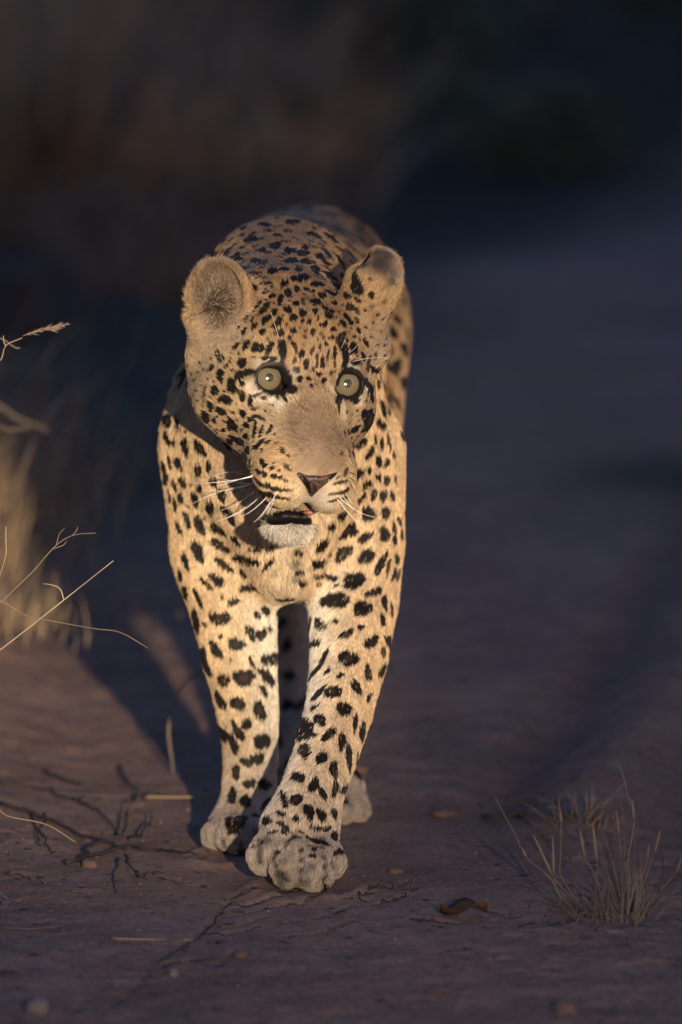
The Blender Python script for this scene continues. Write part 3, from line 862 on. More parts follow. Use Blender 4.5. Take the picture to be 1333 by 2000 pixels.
# --- skin mesh
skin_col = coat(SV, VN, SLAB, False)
ed, ef = eye_dist(SV)
BLK = np.array([.008, .006, .005])
rim = (ed < .0172) & (ef > .003)
skin_col[rim] = BLK
minn = mouth_in(SV)
skin_col[minn] = BLK
skin_me = mesh_from('body', SV, SQ)
ca = skin_me.color_attributes.new('coat', 'FLOAT_COLOR', 'POINT')
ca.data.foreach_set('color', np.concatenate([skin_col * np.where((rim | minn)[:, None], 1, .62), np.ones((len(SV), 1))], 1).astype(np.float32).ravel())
mat_skin, nt, bs = new_mat('leopard_skin')
at_n = nt.nodes.new('ShaderNodeAttribute'); at_n.attribute_name = 'coat'
nt.links.new(at_n.outputs['Color'], bs.inputs['Base Color'])
bs.inputs['Roughness'].default_value = .55
bs.inputs['Specular IOR Level'].default_value = .25
leopard = empty('leopard', (-.05, .30, 0))
tag(leopard, 'spotted leopard walking straight towards the camera along the sandy track, one forepaw forward', 'leopard')
LOFF = np.array([-.05, .30, 0])
def lobj(name, me, mat, parent=None):
    o = obj(name, me, mat)
    o.parent = parent or leopard
    o.location = -LOFF if parent is None else (0, 0, 0)
    return o
body = lobj('body', skin_me, mat_skin)

# --- fur
DENS = {HEAD: 2.3, MUZ: 3.0, EAR_L: 2.4, EAR_R: 2.4, BODY: .85, LEG_FR: 1.15, LEG_FL: 1.0, LEG_HR: .45, LEG_HL: .45, TAIL: .3}
LENG = {HEAD: .0085, MUZ: .0048, EAR_L: .0065, EAR_R: .006, BODY: .0125, LEG_FR: .0088, LEG_FL: .0088, LEG_HR: .010, LEG_HL: .010, TAIL: .012}
flab = SLAB[SQ[:, 0]]
dens = np.vectorize(lambda k: DENS.get(int(k), .5))(flab) * 1e6
fface = (FN * (CAMP - FC)).sum(1) / np.linalg.norm(CAMP - FC, axis=1)
dens = dens * np.where(fface < -.15, .22, 1) * np.where((FC[:, 1] > .50) & np.isin(flab, (BODY,)), .55, 1)
FURM = 1.0
cnt = rng.poisson(FA * dens * FURM)
fid = np.repeat(np.arange(len(SQ)), cnt)
u1, u2 = rng.random(len(fid))[:, None], rng.random(len(fid))[:, None]
qa, qb, qc, qd = (SQ[fid, i] for i in range(4))
bil = lambda A: (A[qa] * (1 - u1) + A[qb] * u1) * (1 - u2) + (A[qd] * (1 - u1) + A[qc] * u1) * u2
RP = bil(SV); RN = bil(VN); RN /= np.linalg.norm(RN, axis=1)[:, None] + 1e-9
RL = flab[fid]
ed, ef = eye_dist(RP)
keep = ~((ed < .0158) & (ef > .002)) & ~mouth_in(RP) & (RP[:, 2] > .001)
# bare nose leather
tmp = RP - CAMP
pyy = 1000 - (tmp @ CUP) / (tmp @ CDIR) / K; pxx = 666.5 + (tmp @ CRT) / (tmp @ CDIR) / K
def in_poly(x, y, poly, grow=0):
    c = np.mean(poly, 0); ins = np.zeros(len(x), bool)
    p = [(c[0] + (a - c[0]) * (1 + grow), c[1] + (b - c[1]) * (1 + grow)) for a, b in poly]
    for (x1, y1), (x2, y2) in zip(p, p[1:] + p[:1]):
        cr = ((y1 > y) != (y2 > y)) & (x < (x2 - x1) * (y - y1) / (y2 - y1 + 1e-9) + x1)
        ins ^= cr
    return ins
keep &= ~((RL == MUZ) | (RL == HEAD)) | ~(in_poly(pxx, pyy, NOSE_POLY, -.06) & (((RP - HO) @ HM[2]) > .035))
RP, RN, RL, ed = RP[keep], RN[keep], RL[keep], ed[keep]
n = len(RP)
HQ = (RP - HO) @ HM.T
flow = np.zeros((n, 3))
hd = np.isin(RL, (HEAD, MUZ))
away = RP - H(0, -.070, .050)
flow[hd] = away[hd]
low = hd & (HQ[:, 1] < -.095)
flow[low] += np.array([0, 0, -.05])
bridge = hd & (np.abs(HQ[:, 0]) < .035) & (HQ[:, 1] > -.09) & (HQ[:, 1] < .0)
el, er = RL == EAR_L, RL == EAR_R
flow[el] = RP[el] - at(440, 640, .07)
flow[er] = RP[er] - at(700, 610, .08)
bo = np.isin(RL, (BODY, TAIL))
topw = np.clip(RN[:, 2:3], 0, 1)
flow[bo] = (np.array([0, 1.0, -.1]) * topw + np.array([0, .35, -1.0]) * (1 - topw) + .25 * RN * np.array([1, 0, 0]))[bo]
lg = np.isin(RL, (LEG_FR, LEG_FL, LEG_HR, LEG_HL))
pawf = np.clip((.075 - RP[:, 2:3]) / .05, 0, 1)
flow[lg] = (np.array([0, .10, -1.0]) * (1 - pawf) + np.array([0, -.6, -.7]) * pawf)[lg]
fr = RL == LEG_FR
flow[fr] += np.array([-.25, -.25, 0]) * (1 - pawf[fr])
flow = flow / (np.linalg.norm(flow, axis=1)[:, None] + 1e-9)
flow += np.stack([noise3(RP, 70, 31 + i) for i in range(3)], 1) * .22 + rng.normal(0, .13, (n, 3))
T = flow - RN * (flow * RN).sum(1)[:, None]
T /= np.linalg.norm(T, axis=1)[:, None] + 1e-9
L = np.vectorize(lambda k: LENG.get(int(k), .01))(RL)
L = L * np.where(np.isin(RL, (LEG_FR, LEG_FL)), np.clip(RP[:, 2] / .09, .9, 1), 1) * (1 + .12 * noise3(RP, 60, 41)) * rng.uniform(.72, 1.18, n)
# short on the bridge of the nose and round the eyes, long on the ruff, jaw and chin
bridge_w = np.clip(1 - np.abs(HQ[:, 0]) / .034, 0, 1) * np.clip((.02 - HQ[:, 1]) / .05, 0, 1)
L[hd] *= (1 - .42 * bridge_w[hd]) * np.clip((ed[hd] - .012) / .016, .35, 1)
ruff = hd & (HQ[:, 2] < -.045)
L[ruff] *= 1.0 + np.clip((-HQ[ruff, 2] - .045) / .04, 0, 1) * .55
chin = hd & (HQ[:, 1] < -.138)
L[chin] *= 2.6
T[chin] += rng.normal(0, .35, (int(chin.sum()), 3)); T[chin] /= np.linalg.norm(T[chin], axis=1)[:, None]
neckf = (RL == BODY) & (RP[:, 1] < .30) & (np.abs(RP[:, 0] + .055) < .05) & (RP[:, 2] < .44)
L[neckf] *= 1.25
lift = np.full(n, R(30.0)); lift[hd] = R(27); lift[RL == MUZ] = R(33); lift[chin] = R(40)
inner_l = el & ((RN @ np.array([-.29, -.95, .11])) > .25)
# inside of the ear: long loose hairs growing from its inner edge
L[inner_l] *= rng.uniform(.6, 1.5, inner_l.sum())
lift[inner_l] = R(38)
lift = lift + rng.normal(0, R(7), n)
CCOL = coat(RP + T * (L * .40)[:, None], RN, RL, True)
val = rng.normal(1, .20, n)[:, None] * (1 + .16 * noise3(RP, 420, 51)[:, None])
CCOL = np.clip(CCOL * val, .003, .85)
pale_in = inner_l & (rng.random(n) < .20)
CCOL[pale_in] = np.array([.34, .27, .19]) * rng.uniform(.6, 1.2, (int(pale_in.sum()), 1))
brd = hd & (bridge_w > .25) & (rng.random(n) < .26)
CCOL[brd] *= rng.uniform(.25, .6, (int(brd.sum()), 1))
grey = rng.random(n) < .05
CCOL[grey & (CCOL[:, 1] > .1)] *= .45
NP = 4
pts = np.zeros((n, NP, 3), np.float32)
pos = RP - RN * .0006
pts[:, 0] = pos
for i in range(1, NP):
    a = lift * (1.25 - .62 * i)
    dr = T * np.cos(a)[:, None] + RN * np.sin(a)[:, None]
    pos = pos + dr * (L / (NP - 1))[:, None]
    pts[:, i] = pos
pts[:, :, 2] = np.maximum(pts[:, :, 2], .0006)
R0 = np.where(hd | el | er, .00017, .00026) * rng.uniform(.75, 1.3, n)
rad = R0[:, None] * np.array([1.0, 1.0, .72, .10])
hc = bpy.data.hair_curves.new('fur')
hc.add_curves([NP] * n)
hc.attributes['position'].data.foreach_set('vector', pts.ravel())
ra = hc.attributes.get('radius') or hc.attributes.new('radius', 'FLOAT', 'POINT')
ra.data.foreach_set('value', rad.astype(np.float32).ravel())
cc = hc.attributes.new('coat', 'FLOAT_COLOR', 'CURVE')
cc.data.foreach_set('color', np.concatenate([CCOL, np.ones((n, 1))], 1).astype(np.float32).ravel())
mat_fur, nt, bs = new_mat('leopard_fur')
at_n = nt.nodes.new('ShaderNodeAttribute'); at_n.attribute_name = 'coat'
ci = nt.nodes.new('ShaderNodeHairInfo')
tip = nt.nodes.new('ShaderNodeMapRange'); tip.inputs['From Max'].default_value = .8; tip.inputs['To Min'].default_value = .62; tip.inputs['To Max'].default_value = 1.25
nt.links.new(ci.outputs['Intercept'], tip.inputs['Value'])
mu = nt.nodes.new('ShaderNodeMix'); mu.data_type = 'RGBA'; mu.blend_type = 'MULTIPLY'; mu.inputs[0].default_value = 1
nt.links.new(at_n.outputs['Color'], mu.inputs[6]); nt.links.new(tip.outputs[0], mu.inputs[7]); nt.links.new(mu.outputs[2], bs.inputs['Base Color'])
bs.inputs['Roughness'].default_value = .50
bs.inputs['Specular IOR Level'].default_value = .22
fur = bpy.data.objects.new('fur', hc); COL.objects.link(fur)
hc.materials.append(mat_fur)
fur.parent = leopard; fur.location = -LOFF
print('hairs', n, {k: int((RL == k).sum()) for k in DENS})

# --- eyes
def cap_mesh(name, radius, half, rings=10, seg=40):
    vs, fs = [(0, 0, radius)], []
    for i in range(1, rings + 1):
        a = half * i / rings
        for j in range(seg):
            b = 6.28318 * j / seg
            vs.append((radius * math.sin(a) * math.cos(b), radius * math.sin(a) * math.sin(b), radius * math.cos(a)))
    me = bpy.data.meshes.new(name)
    for j in range(seg): fs.append((0, 1 + j, 1 + (j + 1) % seg))
    for i in range(rings - 1):
        o = 1 + i * seg
        for j in range(seg): fs.append((o + j, o + seg + j, o + seg + (j + 1) % seg, o + (j + 1) % seg))
    me.from_pydata(vs, [], fs); me.update()
    me.polygons.foreach_set('use_smooth', np.ones(len(fs), bool))
    return me
mat_ball, nt, bs = new_mat('eyeball_rim'); bs.inputs['Base Color'].default_value = (.035, .022, .014, 1); bs.inputs['Roughness'].default_value = .12
mat_iris, nt, bs = new_mat('iris')
tc = nt.nodes.new('ShaderNodeTexCoord'); ln = nt.nodes.new('ShaderNodeVectorMath'); ln.operation = 'MULTIPLY'; ln.inputs[1].default_value = (1, 1, 0)
l2 = nt.nodes.new('ShaderNodeVectorMath'); l2.operation = 'LENGTH'
nz = nt.nodes.new('ShaderNodeTexNoise'); nz.inputs['Scale'].default_value = 260; nz.inputs['Detail'].default_value = 4
ad = nt.nodes.new('ShaderNodeMath'); ad.operation = 'MULTIPLY_ADD'; ad.inputs[1].default_value = .0022
mr = nt.nodes.new('ShaderNodeMapRange'); mr.inputs['From Min'].default_value = .003; mr.inputs['From Max'].default_value = .152
cr = nt.nodes.new('ShaderNodeValToRGB')
cr.color_ramp.elements[0].position = 0; cr.color_ramp.elements[0].color = (.12, .10, .06, 1)
cr.color_ramp.elements[1].position = 1; cr.color_ramp.elements[1].color = (.05, .035, .02, 1)
for p, c in ((.22, (.135, .112, .073)), (.72, (.15, .123, .083)), (.86, (.14, .115, .08))):
    e = cr.color_ramp.elements.new(p); e.color = (*c, 1)
nt.links.new(tc.outputs['Object'], ln.inputs[0]); nt.links.new(ln.outputs[0], l2.inputs[0])
nt.links.new(tc.outputs['Object'], nz.inputs['Vector'])
nt.links.new(nz.outputs['Fac'], ad.inputs[0]); nt.links.new(l2.outputs['Value'], ad.inputs[2])
nt.links.new(ad.outputs[0], mr.inputs['Value']); nt.links.new(mr.outputs[0], cr.inputs['Fac']); nt.links.new(cr.outputs['Color'], bs.inputs['Base Color'])
bs.inputs['Specular IOR Level'].default_value = 0
bs.inputs['Coat Weight'].default_value = 1.0; bs.inputs['Coat Roughness'].default_value = .15
mat_pup, nt, bs = new_mat('pupil'); bs.inputs['Base Color'].default_value = (.026, .025, .009, 1); bs.inputs['Specular IOR Level'].default_value = 0
bs.inputs['Coat Weight'].default_value = 1.0; bs.inputs['Coat Roughness'].default_value = .15
ball_me, iris_me, pup_me = cap_mesh('eye', EYE_R, math.pi, 24, 48), cap_mesh('iris', EYE_R + .0002, math.asin(.0118 / EYE_R), 10, 48), cap_mesh('pupil', EYE_R + .0004, math.asin(.0041 / EYE_R), 5, 32)
ball_me.materials.append(mat_ball); iris_me.materials.append(mat_iris); pup_me.materials.append(mat_pup)
GAZE = Vector(CAMP + np.array([1.7, 0, .5]))
for i, e in enumerate(EYES):
    o = bpy.data.objects.new('eye', ball_me); COL.objects.link(o)
    o.parent = leopard
    p = Vector(H(*e)); o.location = p - Vector(LOFF)
    o.rotation_euler = (GAZE - p).to_track_quat('Z', 'Y').to_euler()
    a = bpy.data.objects.new('iris', iris_me); COL.objects.link(a); a.parent = o
    b = bpy.data.objects.new('pupil', pup_me); COL.objects.link(b); b.parent = o

# --- nose leather: a pad that follows the end of the muzzle, with two nostrils
def pad_mesh(name, poly, rise, edge, nu=26):
    "a thick pad over a patch of the skin"
    c = np.mean(poly, 0)
    ang = np.linspace(0, 2 * math.pi, 48, endpoint=False)
    pp = np.array(poly, float)
    def radial(a):
        d = np.array([math.cos(a), math.sin(a)]); best = 0
        for p, q in zip(pp, np.roll(pp, -1, 0)):
            e = q - p; den = d[0] * e[1] - d[1] * e[0]
            if abs(den) < 1e-9: continue
            w = p - c
            t = (w[0] * e[1] - w[1] * e[0]) / den; s = (w[0] * d[1] - w[1] * d[0]) / den
            if t > 0 and -1e-6 <= s <= 1 + 1e-6: best = max(best, t)
        return best
    rads = [radial(a) for a in ang]
    vs, fs = [], []
    rings = 9
    for i in range(rings + 1):
        t = i / rings
        for a, r in zip(ang, rads):
            x, y = c[0] + math.cos(a) * r * t, c[1] + math.sin(a) * r * t
            h = hit(x, y)
            off = rise * math.sqrt(max(0, 1 - t ** 3)) + edge * (t ** 6)
            vs.append(h[0] + h[1] * off)
            if i == 0: break
    m = len(ang)
    for j in range(m): fs.append((0, 1 + (j + 1) % m, 1 + j))
    for i in range(rings - 1):
        o = 1 + i * m
        for j in range(m): fs.append((o + j, o + (j + 1) % m, o + m + (j + 1) % m, o + m + j))
    me = bpy.data.meshes.new(name); me.from_pydata([tuple(v) for v in vs], [], fs); me.update()
    me.polygons.foreach_set('use_smooth', np.ones(len(fs), bool))
    return me
mat_nose, nt, bs = new_mat('nose_leather')
nz = nt.nodes.new('ShaderNodeTexNoise'); nz.inputs['Scale'].default_value = 240; nz.inputs['Detail'].default_value = 5
cr = nt.nodes.new('ShaderNodeValToRGB')
cr.color_ramp.elements[0].position = .40; cr.color_ramp.elements[0].color = (.012, .007, .006, 1)
cr.color_ramp.elements[1].position = .62; cr.color_ramp.elements[1].color = (.085, .042, .030, 1)
tc = nt.nodes.new('ShaderNodeTexCoord'); nt.links.new(tc.outputs['Object'], nz.inputs['Vector'])
nt.links.new(nz.outputs['Fac'], cr.inputs['Fac']); nt.links.new(cr.outputs['Color'], bs.inputs['Base Color'])
vo = nt.nodes.new('ShaderNodeTexVoronoi'); vo.inputs['Scale'].default_value = 900; nt.links.new(tc.outputs['Object'], vo.inputs['Vector'])
bp = nt.nodes.new('ShaderNodeBump'); bp.inputs['Strength'].default_value = .4; bp.inputs['Distance'].default_value = .0006
nt.links.new(vo.outputs['Distance'], bp.inputs['Height']); nt.links.new(bp.outputs['Normal'], bs.inputs['Normal'])
bs.inputs['Roughness'].default_value = .45
nose = lobj('nose', pad_mesh('nose', NOSE_POLY, .0032, -.0025), mat_nose)
mat_dark, nt, bs = new_mat('wet_black_skin'); bs.inputs['Base Color'].default_value = (.004, .003, .003, 1); bs.inputs['Roughness'].default_value = .25
lobj('nostril', pad_mesh('nostril', [(584, 930), (594, 931), (601, 940), (604, 953), (608, 966), (602, 960), (596, 950), (589, 941)], .0044, .0030), mat_dark, nose)
lobj('nostril', pad_mesh('nostril', [(640, 934), (652, 928), (659, 921), (655, 930), (646, 938), (637, 944)], .0044, .0030), mat_dark, nose)

# --- tongue tip and wet lip
mat_tongue, nt, bs = new_mat('tongue'); bs.inputs['Base Color'].default_value = (.38, .15, .13, 1); bs.inputs['Roughness'].default_value = .3
def ell_mesh(name, c, r, M=None, seg=20, rings=12):
    vs, fs = [], []
    for i in range(rings + 1):
        a = math.pi * i / rings
        for j in range(seg):
            b = 6.28318 * j / seg
            v = np.array([r[0] * math.sin(a) * math.cos(b), r[1] * math.sin(a) * math.sin(b), r[2] * math.cos(a)])
            if M is not None: v = v @ M
            vs.append(tuple(np.asarray(c) + v))
    for i in range(rings):
        for j in range(seg):
            fs.append((i * seg + j, (i + 1) * seg + j, (i + 1) * seg + (j + 1) % seg, i * seg + (j + 1) % seg))
    return mesh_from(name, vs, fs)
lobj('tongue', ell_mesh('tongue', H(.004, -.1300, .034), (.0045, .0026, .010), HM), mat_tongue)

# --- whiskers
mat_whisk, nt, bs = new_mat('whisker_white'); bs.inputs['Base Color'].default_value = (.82, .80, .76, 1); bs.inputs['Roughness'].default_value = .35
mat_whiskd, nt, bs = new_mat('whisker_dark'); bs.inputs['Base Color'].default_value = (.02, .016, .014, 1); bs.inputs['Roughness'].default_value = .35
def tube(name, P, radii, sides=5):
    P = np.asarray(P, float); m = len(P)
    tg = np.gradient(P, axis=0); tg /= np.linalg.norm(tg, axis=1)[:, None] + 1e-12
    up = np.array([.31, .2, .93]); vs, fs = [], []
    for i in range(m):
        a = np.cross(tg[i], up); a /= np.linalg.norm(a) + 1e-9; b = np.cross(tg[i], a)
        for j in range(sides):
            t = 6.28318 * j / sides
            vs.append(P[i] + (a * math.cos(t) + b * math.sin(t)) * radii[i])
    for i in range(m - 1):
        for j in range(sides):
            fs.append((i * sides + j, i * sides + (j + 1) % sides, (i + 1) * sides + (j + 1) % sides, (i + 1) * sides + j))
    return mesh_from(name, vs, fs)
WH = [((494, 931), (382, 944), .02, 0), ((494, 945), (398, 958), .05, 0), ((497, 946), (420, 930), .03, 0), ((500, 958), (434, 996), .05, 0), ((512, 966), (444, 1012), .05, 0), ((508, 968), (420, 1020), .06, 0),
      ((520, 972), (470, 1010), .05, 0), ((528, 980), (496, 1020), .06, 0), ((494, 929), (424, 950), -.02, 0), ((540, 962), (508, 1012), .05, 0), ((536, 975), (520, 1005), .03, 0), ((498, 947), (376, 984), -.06, 0), ((470, 925), (405, 935), -.1, 0),
      ((498, 910), (470, 908), .0, 1), ((498, 918), (466, 920), .0, 1), ((496, 924), (430, 928), .0, 1), ((503, 952), (470, 958), .0, 1),
      ((682, 920), (712, 930), .02, 1), ((684, 930), (704, 952), -.05, 1), ((684, 940), (700, 975), -.05, 1), ((676, 962), (690, 985), .0, 0), ((670, 968), (688, 990), .0, 0), ((660, 975), (712, 1030), .05, 0), ((664, 972), (734, 1010), .08, 0),
      ((690, 706), (760, 700), -.06, 0), ((668, 680), (677, 655), .02, 0), ((682, 690), (700, 672), .02, 0), ((545, 660), (530, 610), -.02, 0)]
for (x0, y0), (x1, y1), sag, dark in WH:
    h = hit(x0, y0)
    if h is None: continue
    a = h[0] - h[1] * .001
    depth = h[0][1]
    b = at(x1, y1, depth - .015 if y0 > 800 else depth - .02)
    mid = (a + b) / 2 + np.array([0, -.008, -sag * np.linalg.norm(b - a) * 2])
    ts = np.linspace(0, 1, 9)[:, None]
    P = a * (1 - ts) ** 2 + 2 * mid * ts * (1 - ts) + b * ts ** 2
    lobj('whisker', tube('whisker', P, np.linspace(.00040 if y0 > 800 else .00024, .00010, 9)), mat_whiskd if dark else mat_whisk)
# ------------------------------------------------------------------ grasses, twigs, bushes, stones
prng = np.random.default_rng(77)
def plain(name, col, rough=.7, var=.25, scale=25, trans=0):
    m, nt, bs = new_mat(name)
    tc = nt.nodes.new('ShaderNodeTexCoord'); nz = nt.nodes.new('ShaderNodeTexNoise'); nz.inputs['Scale'].default_value = scale; nz.inputs['Detail'].default_value = 3
    nt.links.new(tc.outputs['Object'], nz.inputs['Vector'])
    cr = nt.nodes.new('ShaderNodeValToRGB')
    cr.color_ramp.elements[0].position = .3; cr.color_ramp.elements[0].color = (*[c * (1 - var * 1.6) for c in col], 1)
    cr.color_ramp.elements[1].position = .7; cr.color_ramp.elements[1].color = (*[min(.85, c * (1 + var)) for c in col], 1)
    nt.links.new(nz.outputs['Fac'], cr.inputs['Fac']); nt.links.new(cr.outputs['Color'], bs.inputs['Base Color'])
    bs.inputs['Roughness'].default_value = rough; bs.inputs['Specular IOR Level'].default_value = .2
    return m
M_STRAW = plain('dry_straw', (.36, .27, .17)); M_STRAW2 = plain('grey_straw', (.19, .145, .105)); M_GRASS = plain('dry_grass', (.28, .20, .12))
M_TWIG = plain('dead_wood', (.055, .042, .036)); M_LEAF = plain('dry_leaf', (.085, .045, .022), .6); M_BUSH = plain('bush_leaves', (.060, .075, .045), .6)
M_BUSH2 = plain('dusty_bush_leaves', (.085, .085, .050), .7); M_STONE = plain('grey_stone', (.20, .16, .14), .85, .3, 60); M_CLOD = plain('earth_clod', (.17, .105, .078), .9, .35, 60)

class MB:
    "collects blades, tubes and lumps and links them as one mesh"
    def __init__(s): s.v = []; s.f = []
    def add(s, vs, fs):
        o = len(s.v); s.v += [tuple(v) for v in vs]; s.f += [tuple(o + i for i in f) for f in fs]
    def blade(s, P, w, side):
        P = np.asarray(P, float); m = len(P)
        vs = []
        for i in range(m):
            ww = w * (1 - (i / (m - 1)) ** 2 * .92)
            vs += [P[i] - side * ww / 2, P[i] + side * ww / 2]
        s.add(vs, [(2 * i, 2 * i + 1, 2 * i + 3, 2 * i + 2) for i in range(m - 1)])
    def tube(s, P, rad, sides=5):
        P = np.asarray(P, float); m = len(P)
        rad = np.broadcast_to(np.asarray(rad, float), (m,)) if np.ndim(rad) == 0 or len(rad) == m else np.interp(np.linspace(0, 1, m), np.linspace(0, 1, len(rad)), rad)
        tg = np.gradient(P, axis=0); tg /= np.linalg.norm(tg, axis=1)[:, None] + 1e-12
        up = np.array([.31, .25, .92]); vs = []
        for i in range(m):
            a = np.cross(tg[i], up); a /= np.linalg.norm(a) + 1e-9; b = np.cross(tg[i], a)
            for j in range(sides):
                t = 6.28318 * j / sides
                vs.append(P[i] + (a * math.cos(t) + b * math.sin(t)) * rad[i])
        fs = [(i * sides + j, i * sides + (j + 1) % sides, (i + 1) * sides + (j + 1) % sides, (i + 1) * sides + j) for i in range(m - 1) for j in range(sides)]
        fs += [tuple(range(sides))[::-1], tuple((m - 1) * sides + j for j in range(sides))]
        s.add(vs, fs)
    def build(s, name, mat, parent=None, smooth=True):
        me = bpy.data.meshes.new(name); me.from_pydata(s.v, [], s.f); me.update()
        me.polygons.foreach_set('use_smooth', np.full(len(me.polygons), smooth))
        return obj(name, me, mat, parent)

def curve(pts, n=12):
    "a smooth line through the points"
    P = np.asarray(pts, float)
    if len(P) == 2: return P[0] + (P[1] - P[0]) * np.linspace(0, 1, n)[:, None]
    E = np.vstack([2 * P[0] - P[1], P, 2 * P[-1] - P[-2]]); out = []
    k = len(P) - 1
    for t in np.linspace(0, k - 1e-6, n):
        i = int(t); u = t - i; a, b, c, d = E[i:i + 4]
        out.append(.5 * (2 * b + (c - a) * u + (2 * a - 5 * b + 4 * c - d) * u * u + (3 * b - a - 3 * c + d) * u ** 3))
    return np.array(out)

def blade_pts(base, az, lean, h, bend, n=5):
    d = np.array([math.cos(az), math.sin(az), 0]); t = np.linspace(0, 1, n)[:, None]
    return base + d * (lean * h * t + bend * h * t ** 2.2) + np.array([0, 0, 1]) * h * (t - .35 * abs(bend) * t ** 2.5)

def tuft(name, x, y, n, h, spread, w, mat, label, group=None, lean=.35, bend=.35, heads=0, headmat=None):
    z = gz(x, y) - .004
    root = empty(name, (x, y, z))
    tag(root, label, 'grass', group)
    mb = MB()
    for i in range(n):
        a = prng.random() * 6.28; r = spread * abs(prng.normal()) * .62
        az = a + prng.normal() * .7; hh = h * prng.uniform(.35, 1.1)
        P = blade_pts(np.array([r * math.cos(a), r * math.sin(a), 0]), az, lean * prng.random(), hh, bend * prng.normal(.5, .7), 5)
        mb.blade(P, w * prng.uniform(.6, 1.2), np.array([-math.sin(az), math.cos(az), 0]) if prng.random() < .5 else np.array([1.0, 0, 0]))
    o = mb.build('blades', mat, root); o['kind'] = 'stuff'
    for i in range(heads):
        a = prng.random() * 6.28
        P = blade_pts(np.array([spread * .5 * math.cos(a), spread * .5 * math.sin(a), 0]), a, .30 * prng.random(), h * prng.uniform(1.0, 1.5), .25 * prng.normal(), 9)
        st = MB(); st.tube(P, [w * .28, w * .2], 4); s = st.build('stalk', mat, root)
        hd = MB(); hd.tube(P[-4:] + np.array([0, 0, .001]), [w * .5, w * 1.1, w * .9, w * .2], 5); hd.build('seed_head', headmat or mat, s)
    return root

# --- the dry tuft in focus, right foreground
tb = ground_at(1205, 1782); TX, TY = tb[0], tb[1]
t0 = (800, 1400, 2.5)
def tp(x, y, dY=0.0): return at(t0[0] + x / t0[2], t0[1] + y / t0[2], TY + dY)
tz = gz(TX, TY)
rt = empty('grass_tuft', (TX, TY, tz)); RO = np.array([TX, TY, tz])
tag(rt, 'dry straw grass tuft with thin upright seed stalks, sharp at the lower right', 'grass')
mb = MB()
for i in range(210):
    big = prng.random() < .72
    bx, by = (prng.normal(1050, 62), 962 + prng.normal(0, 24)) if big else (prng.normal(835, 30), 950 + prng.normal(0, 14))
    b = ground_at(t0[0] + bx / t0[2], t0[1] + by / t0[2]); b[2] = gz(b[0], b[1]) - .003
    hh = (prng.uniform(.02, .09) if big else prng.uniform(.02, .06))
    az = (prng.normal(0, .9) + (0 if bx > (1050 if big else 835) else 3.14)) if prng.random() < .75 else prng.random() * 6.28
    low = prng.random() < .35
    P = blade_pts(b, az, prng.random() * (.55 if big else 1.1) + (1.1 if low else 0), hh * (.55 if low else 1), prng.normal(.35, .8), 6)
    mb.blade(P - RO, prng.uniform(.0006, .0013), np.array([.9, -.3, .2]))
for pts in ([(640, 860), (690, 830), (760, 828), (850, 940)], [(900, 890), (950, 845), (1000, 860), (1020, 900)], [(820, 830), (850, 812), (910, 815), (935, 830)], [(1130, 960), (1160, 900), (1140, 830), (1100, 790)],
            [(1240, 1020), (1160, 1000), (1100, 970)], [(1330, 875), (1280, 885), (1180, 950)], [(690, 935), (760, 945), (860, 940)], [(700, 1015), (760, 990), (840, 960)], [(725, 880), (770, 925), (820, 950)]):
    mb.blade(curve([tp(*p) for p in pts], 10) - RO, .0021, np.array([.5, -.5, .7]))
o = mb.build('blades', M_STRAW2, rt); o['kind'] = 'stuff'
STALKS = [([(760, 960), (700, 800), (570, 685), (520, 580), (465, 480), (420, 395)], (570, 685, 550, 640)), ([(850, 950), (780, 870), (705, 785), (650, 660), (605, 575)], (700, 780, 605, 575)),
          ([(800, 950), (720, 850), (706, 785), (702, 680), (700, 585)], (705, 780, 700, 585)), ([(860, 950), (745, 790), (738, 690), (742, 500), (735, 455), (727, 390)], (742, 520, 735, 455)),
          ([(912, 960), (908, 850), (918, 725), (905, 610), (895, 520)], (918, 725, 895, 520)), ([(960, 950), (900, 760), (857, 690), (842, 600), (832, 545)], (857, 690, 832, 545)),
          ([(1040, 960), (1040, 850), (1036, 740), (1026, 580), (1010, 455)], (1024, 575, 1010, 455)), ([(1045, 960), (1060, 740), (1098, 510), (1068, 390), (1040, 275), (1010, 210)], (1098, 510, 1087, 400)),
          ([(1100, 960), (1150, 800), (1195, 670), (1212, 600), (1226, 555)], (1195, 670, 1226, 555)), ([(1090, 960), (1130, 800), (1160, 700), (1166, 660), (1172, 622)], (1160, 700, 1172, 622)),
          ([(1130, 960), (1210, 860), (1300, 770), (1320, 720), (1332, 680)], (1300, 770, 1332, 680)), ([(1060, 960), (1010, 850), (975, 720), (950, 640), (940, 600)], None), ([(1110, 970), (1200, 900), (1238, 760), (1235, 680), (1222, 640)], None),
          ([(1150, 980), (1230, 870), (1300, 780), (1333, 776)], None), ([(1050, 700), (1075, 665), (1095, 632)], None)]
for pts, hd in STALKS:
    P = curve([tp(x, y, -.02 + .01 * prng.random()) for x, y in pts], 14)
    st = MB(); st.tube(P - RO, [.0008, .0005], 4)
    s = st.build('stalk', M_STRAW2 if hd else M_TWIG, rt)
    if hd:
        h0, h1 = tp(hd[0], hd[1], -.018), tp(hd[2], hd[3], -.018)
        hm = MB(); hm.tube(curve([h0, (h0 + h1) / 2, h1], 7) - RO, [.0007, .0017, .0016, .0013, .0005], 5); hm.build('seed_head', M_STRAW2, s)

# --- the blurred tuft behind it, and one more far right
b2 = ground_at(1140, 1622)
tuft('grass_tuft', b2[0], b2[1], 80, .042, .04, .0030, M_STRAW2, 'small blurred straw tuft on the sand behind the sharp tuft', lean=1.6, bend=1.0)
